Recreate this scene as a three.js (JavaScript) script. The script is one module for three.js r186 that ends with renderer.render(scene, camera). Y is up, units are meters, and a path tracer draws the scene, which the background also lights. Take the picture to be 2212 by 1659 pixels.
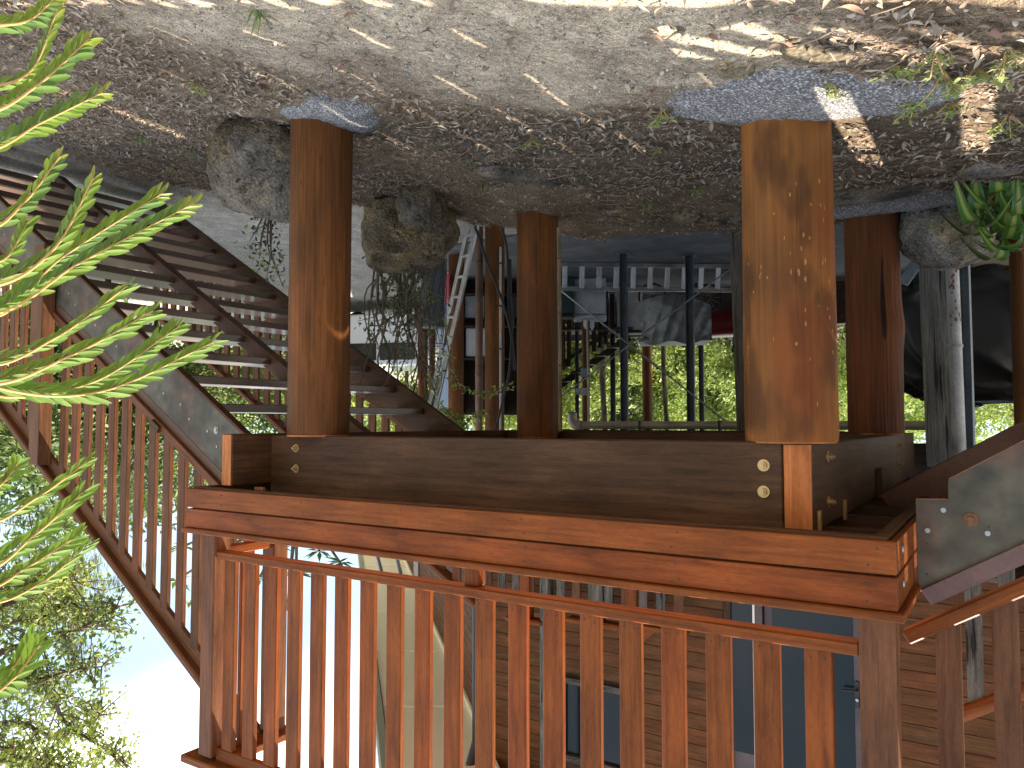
import * as THREE from 'three';
import { mergeGeometries, mergeVertices } from 'three/addons/utils/BufferGeometryUtils.js';

// ---------------------------------------------------------------- camera, sky, sun, exposure
// (the photograph was taken with the phone upside down: the camera is rolled by 180 degrees)
const scene = new THREE.Scene();
const EYE = new THREE.Vector3(0, 1.25, 0), AZ = 32.8 * Math.PI / 180, PITCH = 2.9 * Math.PI / 180, FOC = 1655;
const FWD = new THREE.Vector3(Math.sin(AZ) * Math.cos(PITCH), -Math.sin(PITCH), -Math.cos(AZ) * Math.cos(PITCH));
const RGT = new THREE.Vector3(Math.cos(AZ), 0, Math.sin(AZ)), UPV = new THREE.Vector3().crossVectors(RGT, FWD);
const camera = new THREE.PerspectiveCamera(2 * Math.atan(829.5 / FOC) * 180 / Math.PI, 4 / 3, 0.05, 1500);
camera.position.copy(EYE);
camera.up.set(0, -1, 0);
camera.lookAt(EYE.clone().add(FWD));

const renderer = new THREE.WebGLRenderer({ antialias: true });
renderer.toneMapping = THREE.LinearToneMapping;
renderer.toneMappingExposure = 3.9;
renderer.shadowMap.enabled = true;

const SUN_DIR = new THREE.Vector3(-0.35, 1, -0.465).normalize();
const sun = new THREE.DirectionalLight(0xfff1dc, 4.2);
sun.position.copy(SUN_DIR).multiplyScalar(40).add(new THREE.Vector3(3, 0, -4));
sun.target.position.set(3, 0, -4);
sun.castShadow = true; sun.shadow.mapSize.set(4096, 4096);
Object.assign(sun.shadow.camera, { left: -16, right: 16, top: 16, bottom: -16, near: 1, far: 90 });
scene.add(sun, sun.target);

// ---------------------------------------------------------------- random numbers and noise
let seed = 12345;
function R() { seed = (seed * 1664525 + 1013904223) >>> 0; return seed / 4294967296; }
const rr = (a, b) => a + (b - a) * R();
function hash(x, y, z) { let h = (x * 374761393 + y * 668265263 + z * 2147483647) | 0; h = Math.imul(h ^ (h >>> 13), 1274126177); h ^= h >>> 16; return (h >>> 0) / 4294967296; }
const sm = t => t * t * (3 - 2 * t), mix = (a, b, t) => a + (b - a) * t, clamp = (x, a = 0, b = 1) => Math.min(b, Math.max(a, x));
const step = (a, b, x) => sm(clamp((x - a) / (b - a)));
function n2(x, y, px = 0, py = 0, s = 0) {
  const xi = Math.floor(x), yi = Math.floor(y), fx = sm(x - xi), fy = sm(y - yi);
  const w = (i, p) => p ? ((i % p) + p) % p : i;
  const a = w(xi, px), b = w(xi + 1, px), c = w(yi, py), d = w(yi + 1, py);
  return mix(mix(hash(a, c, s), hash(b, c, s), fx), mix(hash(a, d, s), hash(b, d, s), fx), fy);
}
function fbm(x, y, o = 4, p = 0, q = 0, s = 0) { let v = 0, a = 0.5, t = 0; for (let i = 0; i < o; i++) { v += a * n2(x, y, p, q, s + i * 17); t += a; a *= 0.5; x *= 2; y *= 2; p *= 2; q *= 2; } return v / t; }
function n3(x, y, z) {
  const xi = Math.floor(x), yi = Math.floor(y), zi = Math.floor(z), fx = sm(x - xi), fy = sm(y - yi), fz = sm(z - zi);
  const L = k => mix(mix(hash(xi, yi, k), hash(xi + 1, yi, k), fx), mix(hash(xi, yi + 1, k), hash(xi + 1, yi + 1, k), fx), fy);
  return mix(L(zi), L(zi + 1), fz);
}
function fbm3(x, y, z, o = 4) { let v = 0, a = 0.5, t = 0; for (let i = 0; i < o; i++) { v += a * n3(x, y, z); t += a; a *= 0.5; x *= 2.03; y *= 2.03; z *= 2.03; } return v / t; }

// ---------------------------------------------------------------- sky: blue air with a lot of bright thin cloud
{
  const w = 512, h = 256, d = new Float32Array(w * h * 4);
  for (let j = 0; j < h; j++) for (let i = 0; i < w; i++) {
    const el = (j / h - 0.5) * Math.PI, up = Math.max(0, Math.sin(el)), k = (j * w + i) * 4;
    const u = i / w;
    let air = [mix(0.34, 0.08, Math.sqrt(up)), mix(0.41, 0.17, Math.sqrt(up)), mix(0.44, 0.32, Math.sqrt(up))];
    const c = fbm(u * 10, j / h * 11, 6, 10, 0, 5), m = step(0.40, 0.62, c) * step(-0.02, 0.12, el);
    const cl = [0.92, 0.88, 0.83];
    for (let q = 0; q < 3; q++) d[k + q] = mix(air[q], cl[q] * (0.85 + 0.3 * c), m * 0.9);
    d[k + 3] = 1;
  }
  const t = new THREE.DataTexture(d, w, h, THREE.RGBAFormat, THREE.FloatType);
  t.mapping = THREE.EquirectangularReflectionMapping; t.magFilter = t.minFilter = THREE.LinearFilter; t.wrapS = THREE.RepeatWrapping; t.needsUpdate = true;
  scene.background = t; scene.environment = t;
}

// ---------------------------------------------------------------- places: a point of the photograph (2212 x 1659) at a chosen plane
const V = (x, y, z) => new THREE.Vector3(x, y, z);
function rayOf(X, Y) { return FWD.clone().addScaledVector(RGT, (1106 - X) / FOC).addScaledVector(UPV, -(829.5 - Y) / FOC); }
function atZ(X, Y, z) { const r = rayOf(X, Y); return EYE.clone().addScaledVector(r, z / r.z); }
function atY(X, Y, h) { const r = rayOf(X, Y); return EYE.clone().addScaledVector(r, (h - EYE.y) / r.y); }
function at(X, Y, dist) { const r = rayOf(X, Y); return EYE.clone().addScaledVector(r, dist / Math.hypot(r.x, r.z)); }

// ---------------------------------------------------------------- names, tags and pieces
const used = {};
function numbered(n) { if (!(n in used)) { used[n] = 0; return n; } used[n]++; return n + '_' + String(used[n]).padStart(3, '0'); }
function tag(o, label, category, group, kind) { if (label) o.userData.label = label; if (category) o.userData.category = category; if (group) o.userData.group = group; if (kind) o.userData.kind = kind; return o; }
function thing(name, label, category, p = [0, 0, 0], group) {
  const o = new THREE.Group(); o.name = numbered(name); o.position.set(...p); scene.add(o); return tag(o, label, category, group);
}
function put(parent, name, geo, m) {
  const o = new THREE.Mesh(geo, m); o.castShadow = o.receiveShadow = true;
  o.name = parent === scene ? numbered(name) : name; parent.add(o);
  if (parent !== scene && parent.parent === scene) { const q = parent.position; o.position.set(-q.x, -q.y, -q.z); }   // geometry is given in world metres
  return o;
}
// box with chamfered edges, uv in metres with u along the grain
function cbox(w, h, d, c = 0.003, g = 0) {
  const H = [w / 2, h / 2, d / 2]; c = Math.min(c, Math.min(w, h, d) * 0.3);
  const P = [], N = [], U = [], ou = R() * 7, ov = R() * 7;
  const face = (pts, n) => {
    const a = V(...pts[0]), b = V(...pts[1]), e = V(...pts[2]); const nn = b.clone().sub(a).cross(e.clone().sub(a)).normalize();
    const mid = pts.reduce((s, p) => s.add(V(...p)), V(0, 0, 0)); if (nn.dot(mid) < 0) { pts.reverse(); nn.negate(); }
    for (let i = 1; i < pts.length - 1; i++) for (const p of [pts[0], pts[i], pts[i + 1]]) {
      P.push(...p); N.push(nn.x, nn.y, nn.z);
      const o = [0, 1, 2].filter(k => k !== n && k !== g);
      if (n === g) U.push(p[o[0]] * 0.35 + ou, p[o[1]] + ov); else U.push(p[g] + ou, p[o[0]] + ov + n * 0.37);
    }
  };
  for (let n = 0; n < 3; n++) { const a = (n + 1) % 3, b = (n + 2) % 3; for (const s of [-1, 1]) face([[-1, -1], [1, -1], [1, 1], [-1, 1]].map(([i, j]) => { const p = [0, 0, 0]; p[n] = s * H[n]; p[a] = i * (H[a] - c); p[b] = j * (H[b] - c); return p; }), n); }
  for (let t = 0; t < 3; t++) { const a = (t + 1) % 3, b = (t + 2) % 3; for (const i of [-1, 1]) for (const j of [-1, 1]) {
    const q = (aa, bb, tt) => { const p = [0, 0, 0]; p[a] = aa; p[b] = bb; p[t] = tt; return p; }, T = H[t] - c;
    face([q(i * H[a], j * (H[b] - c), -T), q(i * H[a], j * (H[b] - c), T), q(i * (H[a] - c), j * H[b], T), q(i * (H[a] - c), j * H[b], -T)], a);
  } }
  for (const i of [-1, 1]) for (const j of [-1, 1]) for (const k of [-1, 1]) face([[i * H[0], j * (H[1] - c), k * (H[2] - c)], [i * (H[0] - c), j * H[1], k * (H[2] - c)], [i * (H[0] - c), j * (H[1] - c), k * H[2]]], 0);
  const G = new THREE.BufferGeometry();
  G.setAttribute('position', new THREE.Float32BufferAttribute(P, 3)); G.setAttribute('normal', new THREE.Float32BufferAttribute(N, 3)); G.setAttribute('uv', new THREE.Float32BufferAttribute(U, 2));
  return G;
}
// box from min corner to max corner, grain along its longest side
function bb(x0, x1, y0, y1, z0, z1, c) {
  const s = [Math.abs(x1 - x0), Math.abs(y1 - y0), Math.abs(z1 - z0)], g = s.indexOf(Math.max(...s));
  return cbox(...s, c, g).translate((x0 + x1) / 2, (y0 + y1) / 2, (z0 + z1) / 2);
}
// straight bar from a to b with a width (sideways) and a height
function bar(a, b, w, h, c, side) {
  const d = b.clone().sub(a), L = d.length(); d.normalize();
  const s = side ? side.clone() : (Math.abs(d.y) > 0.99 ? V(1, 0, 0) : V(0, 1, 0).cross(d).normalize()), u = d.clone().cross(s).normalize(); s.copy(u).cross(d);
  const m = new THREE.Matrix4().makeBasis(d, u, s.clone()).setPosition(a.clone().add(b).multiplyScalar(0.5));
  if (m.determinant() < 0) m.makeBasis(d, u, s.clone().negate()).setPosition(a.clone().add(b).multiplyScalar(0.5));
  return cbox(L, h, w, c, 0).applyMatrix4(m);
}
// tapered tube through points
function taper(pts, r0, r1, seg = 8, wob = 0) {
  const n = pts.length, P = [], N = [], U = [], I = []; let len = 0, ref = V(0.3, 0.1, 0.95).normalize();
  for (let i = 0; i < n; i++) {
    const t = pts[Math.min(i + 1, n - 1)].clone().sub(pts[Math.max(i - 1, 0)]).normalize();
    if (i) len += pts[i].distanceTo(pts[i - 1]);
    const a = ref.clone().addScaledVector(t, -ref.dot(t)).normalize(), b = t.clone().cross(a); ref = a;
    const r = (typeof r0 === 'function' ? r0(i / (n - 1)) : mix(r0, r1, i / (n - 1)));
    for (let k = 0; k <= seg; k++) {
      const f = k / seg * Math.PI * 2, q = a.clone().multiplyScalar(Math.cos(f)).addScaledVector(b, Math.sin(f)), kk = k % seg;
      const rad = r * (1 + wob * (hash(i, kk, n) - 0.5));
      P.push(pts[i].x + q.x * rad, pts[i].y + q.y * rad, pts[i].z + q.z * rad); N.push(q.x, q.y, q.z); U.push(len, f * r);
    }
  }
  const m = seg + 1;
  for (let i = 0; i < n - 1; i++) for (let k = 0; k < seg; k++) { const a = i * m + k; I.push(a, a + 1, a + m, a + 1, a + m + 1, a + m); }
  for (const [i, s] of [[0, 1], [n - 1, -1]]) { const b = P.length / 3, t = pts[Math.min(i + 1, n - 1)].clone().sub(pts[Math.max(i - 1, 0)]).normalize().multiplyScalar(-s);
    for (let k = 0; k < seg; k++) { const q = (i * m + k) * 3; P.push(P[q], P[q + 1], P[q + 2]); N.push(t.x, t.y, t.z); U.push(P[q] * 0.5, P[q + 2] * 0.5); }
    for (let k = 1; k < seg - 1; k++) s > 0 ? I.push(b, b + k + 1, b + k) : I.push(b, b + k, b + k + 1); }
  const G = new THREE.BufferGeometry();
  G.setAttribute('position', new THREE.Float32BufferAttribute(P, 3)); G.setAttribute('normal', new THREE.Float32BufferAttribute(N, 3)); G.setAttribute('uv', new THREE.Float32BufferAttribute(U, 2)); G.setIndex(I);
  return G;
}
const merge = l => mergeGeometries(l.map(g => g.index ? g.toNonIndexed() : g));
const curve = (pts, n) => new THREE.CatmullRomCurve3(pts).getPoints(n);
// uv by the face's main direction, in metres
function boxUV(g) {
  g = g.index ? g.toNonIndexed() : g; const p = g.attributes.position, U = new Float32Array(p.count * 2), a = V(0, 0, 0), b = V(0, 0, 0), c = V(0, 0, 0);
  for (let i = 0; i < p.count; i += 3) {
    a.fromBufferAttribute(p, i); b.fromBufferAttribute(p, i + 1); c.fromBufferAttribute(p, i + 2);
    const n = b.clone().sub(a).cross(c.clone().sub(a)), x = Math.abs(n.x), y = Math.abs(n.y), z = Math.abs(n.z);
    for (let k = 0; k < 3; k++) { const q = [a, b, c][k]; const uv = y > x && y > z ? [q.x, q.z] : x > z ? [q.z, q.y] : [q.x, q.y]; U[(i + k) * 2] = uv[0]; U[(i + k) * 2 + 1] = uv[1]; }
  }
  g.setAttribute('uv', new THREE.BufferAttribute(U, 2)); return g;
}

// ---------------------------------------------------------------- textures (what surfaces are made of) and materials
function tex(w, h, fn, srgb = true) {
  const d = new Uint8Array(w * h * 4);
  for (let j = 0; j < h; j++) for (let i = 0; i < w; i++) { const c = fn(i / w, j / h), k = (j * w + i) * 4; for (let q = 0; q < 3; q++) d[k + q] = clamp(Array.isArray(c) ? c[q] : c) * 255; d[k + 3] = 255; }
  const t = new THREE.DataTexture(d, w, h); t.wrapS = t.wrapT = THREE.RepeatWrapping; t.magFilter = THREE.LinearFilter; t.minFilter = THREE.LinearMipmapLinearFilter; t.generateMipmaps = true;
  if (srgb) t.colorSpace = THREE.SRGBColorSpace; t.needsUpdate = true; return t;
}
const scaled = (t, a, b) => { const c = t.clone(); c.repeat.set(a, b); c.needsUpdate = true; return c; };
const grainF = (u, v) => { const w = v + 0.02 * fbm(u * 3, v * 4, 3, 3, 4, 9); return 0.55 * fbm(u * 3, w * 70, 4, 3, 70, 1) + 0.3 * fbm(u * 12, w * 180, 2, 12, 180, 2) + 0.15 * n2(u * 60, v * 200, 60, 200, 3); };
const tWood = tex(512, 512, (u, v) => {
  const g = grainF(u, v), b = fbm(u * 4, v * 9, 4, 4, 9, 4), dark = step(0.62, 0.80, fbm(u * 5, v * 26, 3, 5, 26, 6)), l = 0.62 + 0.50 * (g - 0.5) + 0.26 * (b - 0.5) - 0.09 * dark;
  return [l + 0.22, l + 0.20, l + 0.18];
});
const bWood = tex(512, 512, (u, v) => grainF(u, v), false);
const tWeather = tex(512, 512, (u, v) => { const g = grainF(u, v), b = fbm(u * 3, v * 6, 4, 3, 6, 14), l = 0.66 + 0.7 * (g - 0.5) + 0.35 * (b - 0.5) - 0.3 * step(0.63, 0.72, fbm(u * 3, v * 50, 3, 3, 50, 16)); return [l, l, l * 0.99]; });
const poleCrack = (u, v) => step(0.66, 0.72, fbm(u * 34, v * 2.0 , 3, 34, 2, 31)) * step(0.4, 0.6, fbm(u * 5, v * 2, 2, 5, 2, 33));
const flecks = []; for (let i = 0; i < 130; i++) { const g = Math.floor(R() * 9), cx = hash(g, 1, 7), cy = hash(g, 2, 7); flecks.push([(cx + rr(-0.1, 0.1) + 1) % 1, (cy + rr(-0.13, 0.13) + 1) % 1, rr(0.0015, 0.0042), rr(0.003, 0.008)]); }
const tPole = tex(512, 1024, (u, v) => {          // u round the pole, v up
  const b = fbm(u * 4, v * 3, 5, 4, 3, 21), g = fbm(u * 90, v * 5, 3, 90, 5, 22), p = fbm(u * 9, v * 5, 4, 9, 5, 23);
  let l = 0.5 + 1.1 * (b - 0.5) + 0.4 * (g - 0.5), c = [mix(0.32, 0.63, l), mix(0.205, 0.405, l), mix(0.12, 0.19, l)];
  const st = step(0.48, 0.72, p) * 0.55; c = c.map((q, i) => mix(q, [0.24, 0.15, 0.10][i], st));
  const red = step(0.60, 0.72, fbm(u * 3, v * 2, 3, 3, 2, 26)) * 0.28; c = c.map((q, i) => mix(q, [0.60, 0.28, 0.13][i], red));
  for (const [x, y, a, e] of flecks) { const dx = Math.abs(u - x), dy = Math.abs(v - y); if (dx < a && dy < e && (dx / a) ** 2 + (dy / e) ** 2 < 0.5 + 0.5 * g) { c = [0.68, 0.49, 0.26]; break; } }
  return c;
});
const bPole = tex(512, 1024, (u, v) => 0.6 + 0.5 * (fbm(u * 90, v * 5, 3, 90, 5, 22) - 0.5) + 0.4 * (fbm(u * 8, v * 5, 3, 8, 5, 25) - 0.5) - 0.45 * poleCrack(u, v), false);
const tPoleRed = tex(512, 1024, (u, v) => {
  const b = fbm(u * 5, v * 2, 5, 5, 2, 41), g = fbm(u * 110, v * 5, 3, 110, 5, 42), l = 0.45 + 1.2 * (b - 0.5) + 0.55 * (g - 0.5), k = poleCrack(u, v) * 0.75;
  return [mix(0.28, 0.58, l), mix(0.17, 0.33, l), mix(0.10, 0.175, l)].map((q, i) => mix(q, [0.10, 0.06, 0.05][i], k));
});
const tPoleB = tex(512, 1024, (u, v) => {
  const b = fbm(u * 6, v * 2, 5, 6, 2, 45), g = fbm(u * 120, v * 4, 3, 120, 4, 46), e = fbm(u * 40, v * 14, 3, 40, 14, 47), l = 0.48 + 1.1 * (b - 0.5) + 0.6 * (g - 0.5) + 0.3 * (e - 0.5), k = step(0.70, 0.84, e) * 0.22;
  return [mix(0.26, 0.57, l), mix(0.165, 0.345, l), mix(0.09, 0.165, l)].map((q, i) => mix(q, [0.13, 0.08, 0.06][i], k));
});
const tSoil = tex(1024, 1024, (u, v) => {
  const f = n2(u * 330, v * 330, 330, 330, 51), m = fbm(u * 60, v * 60, 4, 60, 60, 52), c = fbm(u * 7, v * 7, 4, 7, 7, 53), h = n2(u * 190, v * 190, 190, 190, 54);
  let l = 0.74 + 0.34 * (m - 0.5) + 0.30 * (f - 0.5) + 0.20 * (c - 0.5); if (f > 0.9 && h > 0.4) l += 0.32; if (h < 0.10) l -= 0.30;
  return [l * 1.02, l, l * 0.97];
});
const bSoil = tex(1024, 1024, (u, v) => 0.35 * n2(u * 330, v * 330, 330, 330, 51) + 0.45 * fbm(u * 60, v * 60, 4, 60, 60, 52) + 0.3 * n2(u * 150, v * 150, 150, 150, 55), false);
const gravF = (u, v) => { let best = 9, id = 0; const n = 64, x = u * n, y = v * n, xi = Math.floor(x), yi = Math.floor(y); for (let i = -1; i < 2; i++) for (let j = -1; j < 2; j++) { const a = ((xi + i) % n + n) % n, b = ((yi + j) % n + n) % n, dx = xi + i + hash(a, b, 61) - x, dy = yi + j + hash(a, b, 62) - y, e = dx * dx + dy * dy; if (e < best) { best = e; id = hash(a, b, 63); } } return [Math.sqrt(best), id]; };
const tGravel = tex(512, 512, (u, v) => { const [e, id] = gravF(u, v), l = mix(0.50, 0.88, id * id) * (1.05 - 0.45 * e) * (0.85 + 0.3 * fbm(u * 4, v * 4, 3, 4, 4, 64)); return [l, l, l * 1.02]; });
const bGravel = tex(512, 512, (u, v) => 1 - gravF(u, v)[0] * 0.8, false);
const tRock = tex(512, 512, (u, v) => {
  const a = fbm(u * 6, v * 6, 5, 6, 6, 71), f = n2(u * 120, v * 120, 120, 120, 72), lic = step(0.55, 0.68, fbm(u * 5, v * 5, 4, 5, 5, 73)), pit = step(0.70, 0.78, fbm(u * 26, v * 26, 2, 26, 26, 74));
  const l = 0.52 + 0.7 * (a - 0.5) + 0.24 * (f - 0.5) - 0.16 * pit; return [mix(l, l * 1.08, lic), mix(l * 0.97, l * 1.0, lic), mix(l * 0.92, l * 0.80, lic)];
});
const bRock = tex(512, 512, (u, v) => 0.7 * fbm(u * 10, v * 10, 5, 10, 10, 75) + 0.3 * n2(u * 90, v * 90, 90, 90, 76), false);
const tSteel = tex(512, 512, (u, v) => { const a = fbm(u * 4, v * 4, 5, 4, 4, 81), b = fbm(u * 14, v * 14, 4, 14, 14, 82), r = step(0.55, 0.7, fbm(u * 3, v * 3, 4, 3, 3, 83)); const l = 0.42 + 0.35 * (a - 0.5) + 0.35 * (b - 0.5); return [mix(l * 0.98, l * 1.12, r), mix(l * 0.98, l * 0.92, r), mix(l * 0.88, l * 0.82, r)]; });
const bFine = tex(256, 256, (u, v) => fbm(u * 30, v * 30, 3, 30, 30, 91), false);
const tDusty = tex(256, 256, (u, v) => { const l = 0.80 + 0.35 * (fbm(u * 5, v * 5, 5, 5, 5, 93) - 0.5) + 0.1 * (n2(u * 90, v * 90, 90, 90, 94) - 0.5); return [l, l, l]; });
const tBark = tex(256, 256, (u, v) => { const l = 0.6 + 0.7 * (fbm(u * 6, v * 22, 4, 6, 22, 95) - 0.5); return [l, l * 0.97, l * 0.92]; });

function mat(rgb, o = {}) { const { phys, ...q } = o; const m = new (phys ? THREE.MeshPhysicalMaterial : THREE.MeshStandardMaterial)({ roughness: 0.7, ...q }); m.color.setRGB(...rgb); return m; }
const woodSet = (rgb, o = {}, n = 4) => Array.from({ length: n }, (_, i) => mat(rgb.map((c, k) => c * (1 + 0.22 * (hash(i, 3, k === 0 ? 5 : 6) - 0.5))), { phys: true, specularIntensity: 0.3, map: tWood, bumpMap: bWood, bumpScale: 0.0015, roughness: 0.5, ...o }));
const M = {
  red: woodSet([0.25, 0.071, 0.0150], { roughness: 0.5 }, 5),
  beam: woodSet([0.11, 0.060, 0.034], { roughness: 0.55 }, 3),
  deck: woodSet([0.40, 0.17, 0.085], {}, 4),
  raw: woodSet([0.60, 0.22, 0.08], { roughness: 0.7 }, 2),
  brown: woodSet([0.18, 0.078, 0.038], { roughness: 0.5 }, 5),
  tread: woodSet([0.16, 0.10, 0.075], { roughness: 0.35, specularIntensity: 1, clearcoat: 0.8, clearcoatRoughness: 0.22 }, 3),
  board: woodSet([0.17, 0.070, 0.028], { roughness: 0.75 }, 6),
  grey: woodSet([0.24, 0.205, 0.17], { map: tWeather, roughness: 0.85, bumpScale: 0.004 }, 4),
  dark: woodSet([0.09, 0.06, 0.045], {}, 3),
  pole: mat([0.92, 0.93, 0.92], { phys: true, specularIntensity: 0.35, map: tPole, bumpMap: bPole, bumpScale: 0.006, roughness: 0.62 }),
  poleRed: mat([0.86, 0.86, 0.84], { phys: true, specularIntensity: 0.35, map: tPoleRed, bumpMap: bPole, bumpScale: 0.010, roughness: 0.62 }),
  poleMid: mat([0.84, 0.85, 0.83], { phys: true, specularIntensity: 0.35, map: tPoleB, bumpMap: bPole, bumpScale: 0.006, roughness: 0.55 }),
  poleGrey: mat([0.42, 0.41, 0.38], { map: scaled(tWeather, 1, 1), bumpMap: bWood, bumpScale: 0.008, roughness: 0.9 }),
  soil: mat([1, 1, 1], { phys: true, specularIntensity: 0.3, vertexColors: true, map: tSoil, bumpMap: bSoil, bumpScale: 0.012, roughness: 1 }),
  gravel: mat([0.90, 0.88, 0.84], { map: tGravel, bumpMap: bGravel, bumpScale: 0.012, roughness: 0.95 }),
  rock: mat([0.45, 0.40, 0.34], { map: tRock, bumpMap: bRock, bumpScale: 0.025, roughness: 0.95 }),
  rockWarm: mat([0.62, 0.53, 0.37], { map: tRock, bumpMap: bRock, bumpScale: 0.03, roughness: 0.95 }),
  rockPale: mat([0.80, 0.76, 0.71], { map: tRock, bumpMap: bRock, bumpScale: 0.02, roughness: 0.95 }),
  steel: mat([0.42, 0.39, 0.34], { map: tSteel, bumpMap: bFine, bumpScale: 0.0008, roughness: 0.55 }),
  flange: mat([0.165, 0.088, 0.056], { roughness: 0.6, bumpMap: bFine, bumpScale: 0.0006, map: tDusty }),
  strip: mat([0.24, 0.135, 0.12], { roughness: 0.5, map: tDusty }),
  brass: mat([0.50, 0.36, 0.18], { metalness: 0.8, roughness: 0.45 }),
  rust: mat([0.30, 0.15, 0.08], { metalness: 0.3, roughness: 0.7, map: tDusty }),
  zinc: mat([0.55, 0.57, 0.58], { metalness: 0.7, roughness: 0.4, map: tDusty }),
  alu: mat([0.70, 0.72, 0.74], { metalness: 0.9, roughness: 0.35, map: tDusty }),
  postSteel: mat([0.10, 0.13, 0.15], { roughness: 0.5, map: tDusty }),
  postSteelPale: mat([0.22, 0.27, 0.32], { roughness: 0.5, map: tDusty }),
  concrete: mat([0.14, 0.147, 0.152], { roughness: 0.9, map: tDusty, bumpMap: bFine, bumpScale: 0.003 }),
  white: mat([0.72, 0.72, 0.70], { roughness: 0.5, map: tDusty }),
  pvc: mat([0.62, 0.58, 0.48], { roughness: 0.4, map: tDusty }),
  pipeBrown: mat([0.33, 0.18, 0.11], { roughness: 0.5, map: tDusty }),
  black: mat([0.02, 0.02, 0.022], { roughness: 0.55 }),
  rubber: mat([0.03, 0.03, 0.03], { roughness: 0.85, map: tDusty }),
  tarp: mat([0.035, 0.036, 0.036], { roughness: 0.5, side: THREE.DoubleSide }),
  silver: mat([0.30, 0.32, 0.32], { roughness: 0.5, side: THREE.DoubleSide, map: tDusty }),
  kayak: mat([0.17, 0.012, 0.015], { roughness: 0.35 }),
  cream: mat([0.88, 0.82, 0.68], { roughness: 0.8 }),
  gutter: mat([0.20, 0.23, 0.18], { roughness: 0.5 }),
  glassDark: mat([0.010, 0.016, 0.019], { phys: true, roughness: 0.12, specularIntensity: 0.5 }),
  doorFrame: mat([0.13, 0.08, 0.075], { roughness: 0.45, map: tDusty }),
  bark: mat([0.26, 0.21, 0.16], { map: tBark, bumpMap: tBark, bumpScale: 0.006, roughness: 0.95 }),
  barkPale: mat([0.42, 0.37, 0.31], { map: tBark, bumpMap: tBark, bumpScale: 0.004, roughness: 0.95 }),
  stem: mat([0.45, 0.30, 0.12], { roughness: 0.7 }),
  twig: mat([0.30, 0.24, 0.18], { map: tBark, roughness: 0.9 }),
  leafV: mat([1, 1, 1], { phys: true, vertexColors: true, roughness: 0.75, transmission: 0.5, thickness: 0, side: THREE.DoubleSide }),
  litter: mat([1, 1, 1], { vertexColors: true, roughness: 0.85, side: THREE.DoubleSide }),
  litterPlain: mat([1, 1, 1], { roughness: 0.85, side: THREE.DoubleSide }),
};
const pick = l => l[Math.floor(R() * l.length)];

// ================================================================ GROUND
const LOW = -1.5;
function gh(x, z) {
  const d = -z, xc = clamp(x, -7, 9);
  let h = 0.05 - 0.206 * (xc - 0.64) - 0.08 * clamp(1 - (x - 0.7) / 2.4, 0, 1.6) * clamp(d - 3, -4, 3);
  h += 0.16 * (fbm(x * 0.7 + 4, z * 0.7, 3, 0, 0, 101) - 0.5) + 0.045 * (fbm(x * 4, z * 4, 4, 0, 0, 102) - 0.5) * step(-9, -5, z);
  const lump = step(4.2, 5.6, d) * step(7, 4, Math.abs(x - 2)) * 0.10 * (fbm(x * 1.9, z * 1.9, 4, 0, 0, 103) - 0.4); h += lump;
  const dc = 6.15 - 0.33 * Math.max(0, x - 3) + 0.5 * (fbm(x * 1.6, 3.3, 3, 0, 0, 104) - 0.5);
  let low = LOW + 0.04 * (fbm(x * 0.4, z * 0.4, 3, 0, 0, 105) - 0.5);
  h = Math.max(h, low);
  return mix(h, low, step(dc, dc + 0.8, d)) - (d > dc ? 0.1 * step(dc, dc + 0.3, d) * step(dc + 0.9, dc + 0.3, d) * fbm(x * 5, z * 5, 3, 0, 0, 106) : 0);
}
function onGround(X, Y) { const r = rayOf(X, Y).normalize(); let t = 0.8; for (let i = 0; i < 4000; i++) { const p = EYE.clone().addScaledVector(r, t); if (p.y < gh(p.x, p.z)) return p; t += 0.008; } return EYE.clone().addScaledVector(r, t); }
function sandiness(x, z) { const n = fbm(x * 1.3, z * 1.3, 4, 0, 0, 110) - 0.5; return step(-0.25, 0.35, z + 2.62 + 1.1 * n + 0.10 * (x - 1.5)) * step(3.3, 2.4, x + n) * step(-0.1, 0.9, x + n); }
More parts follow.
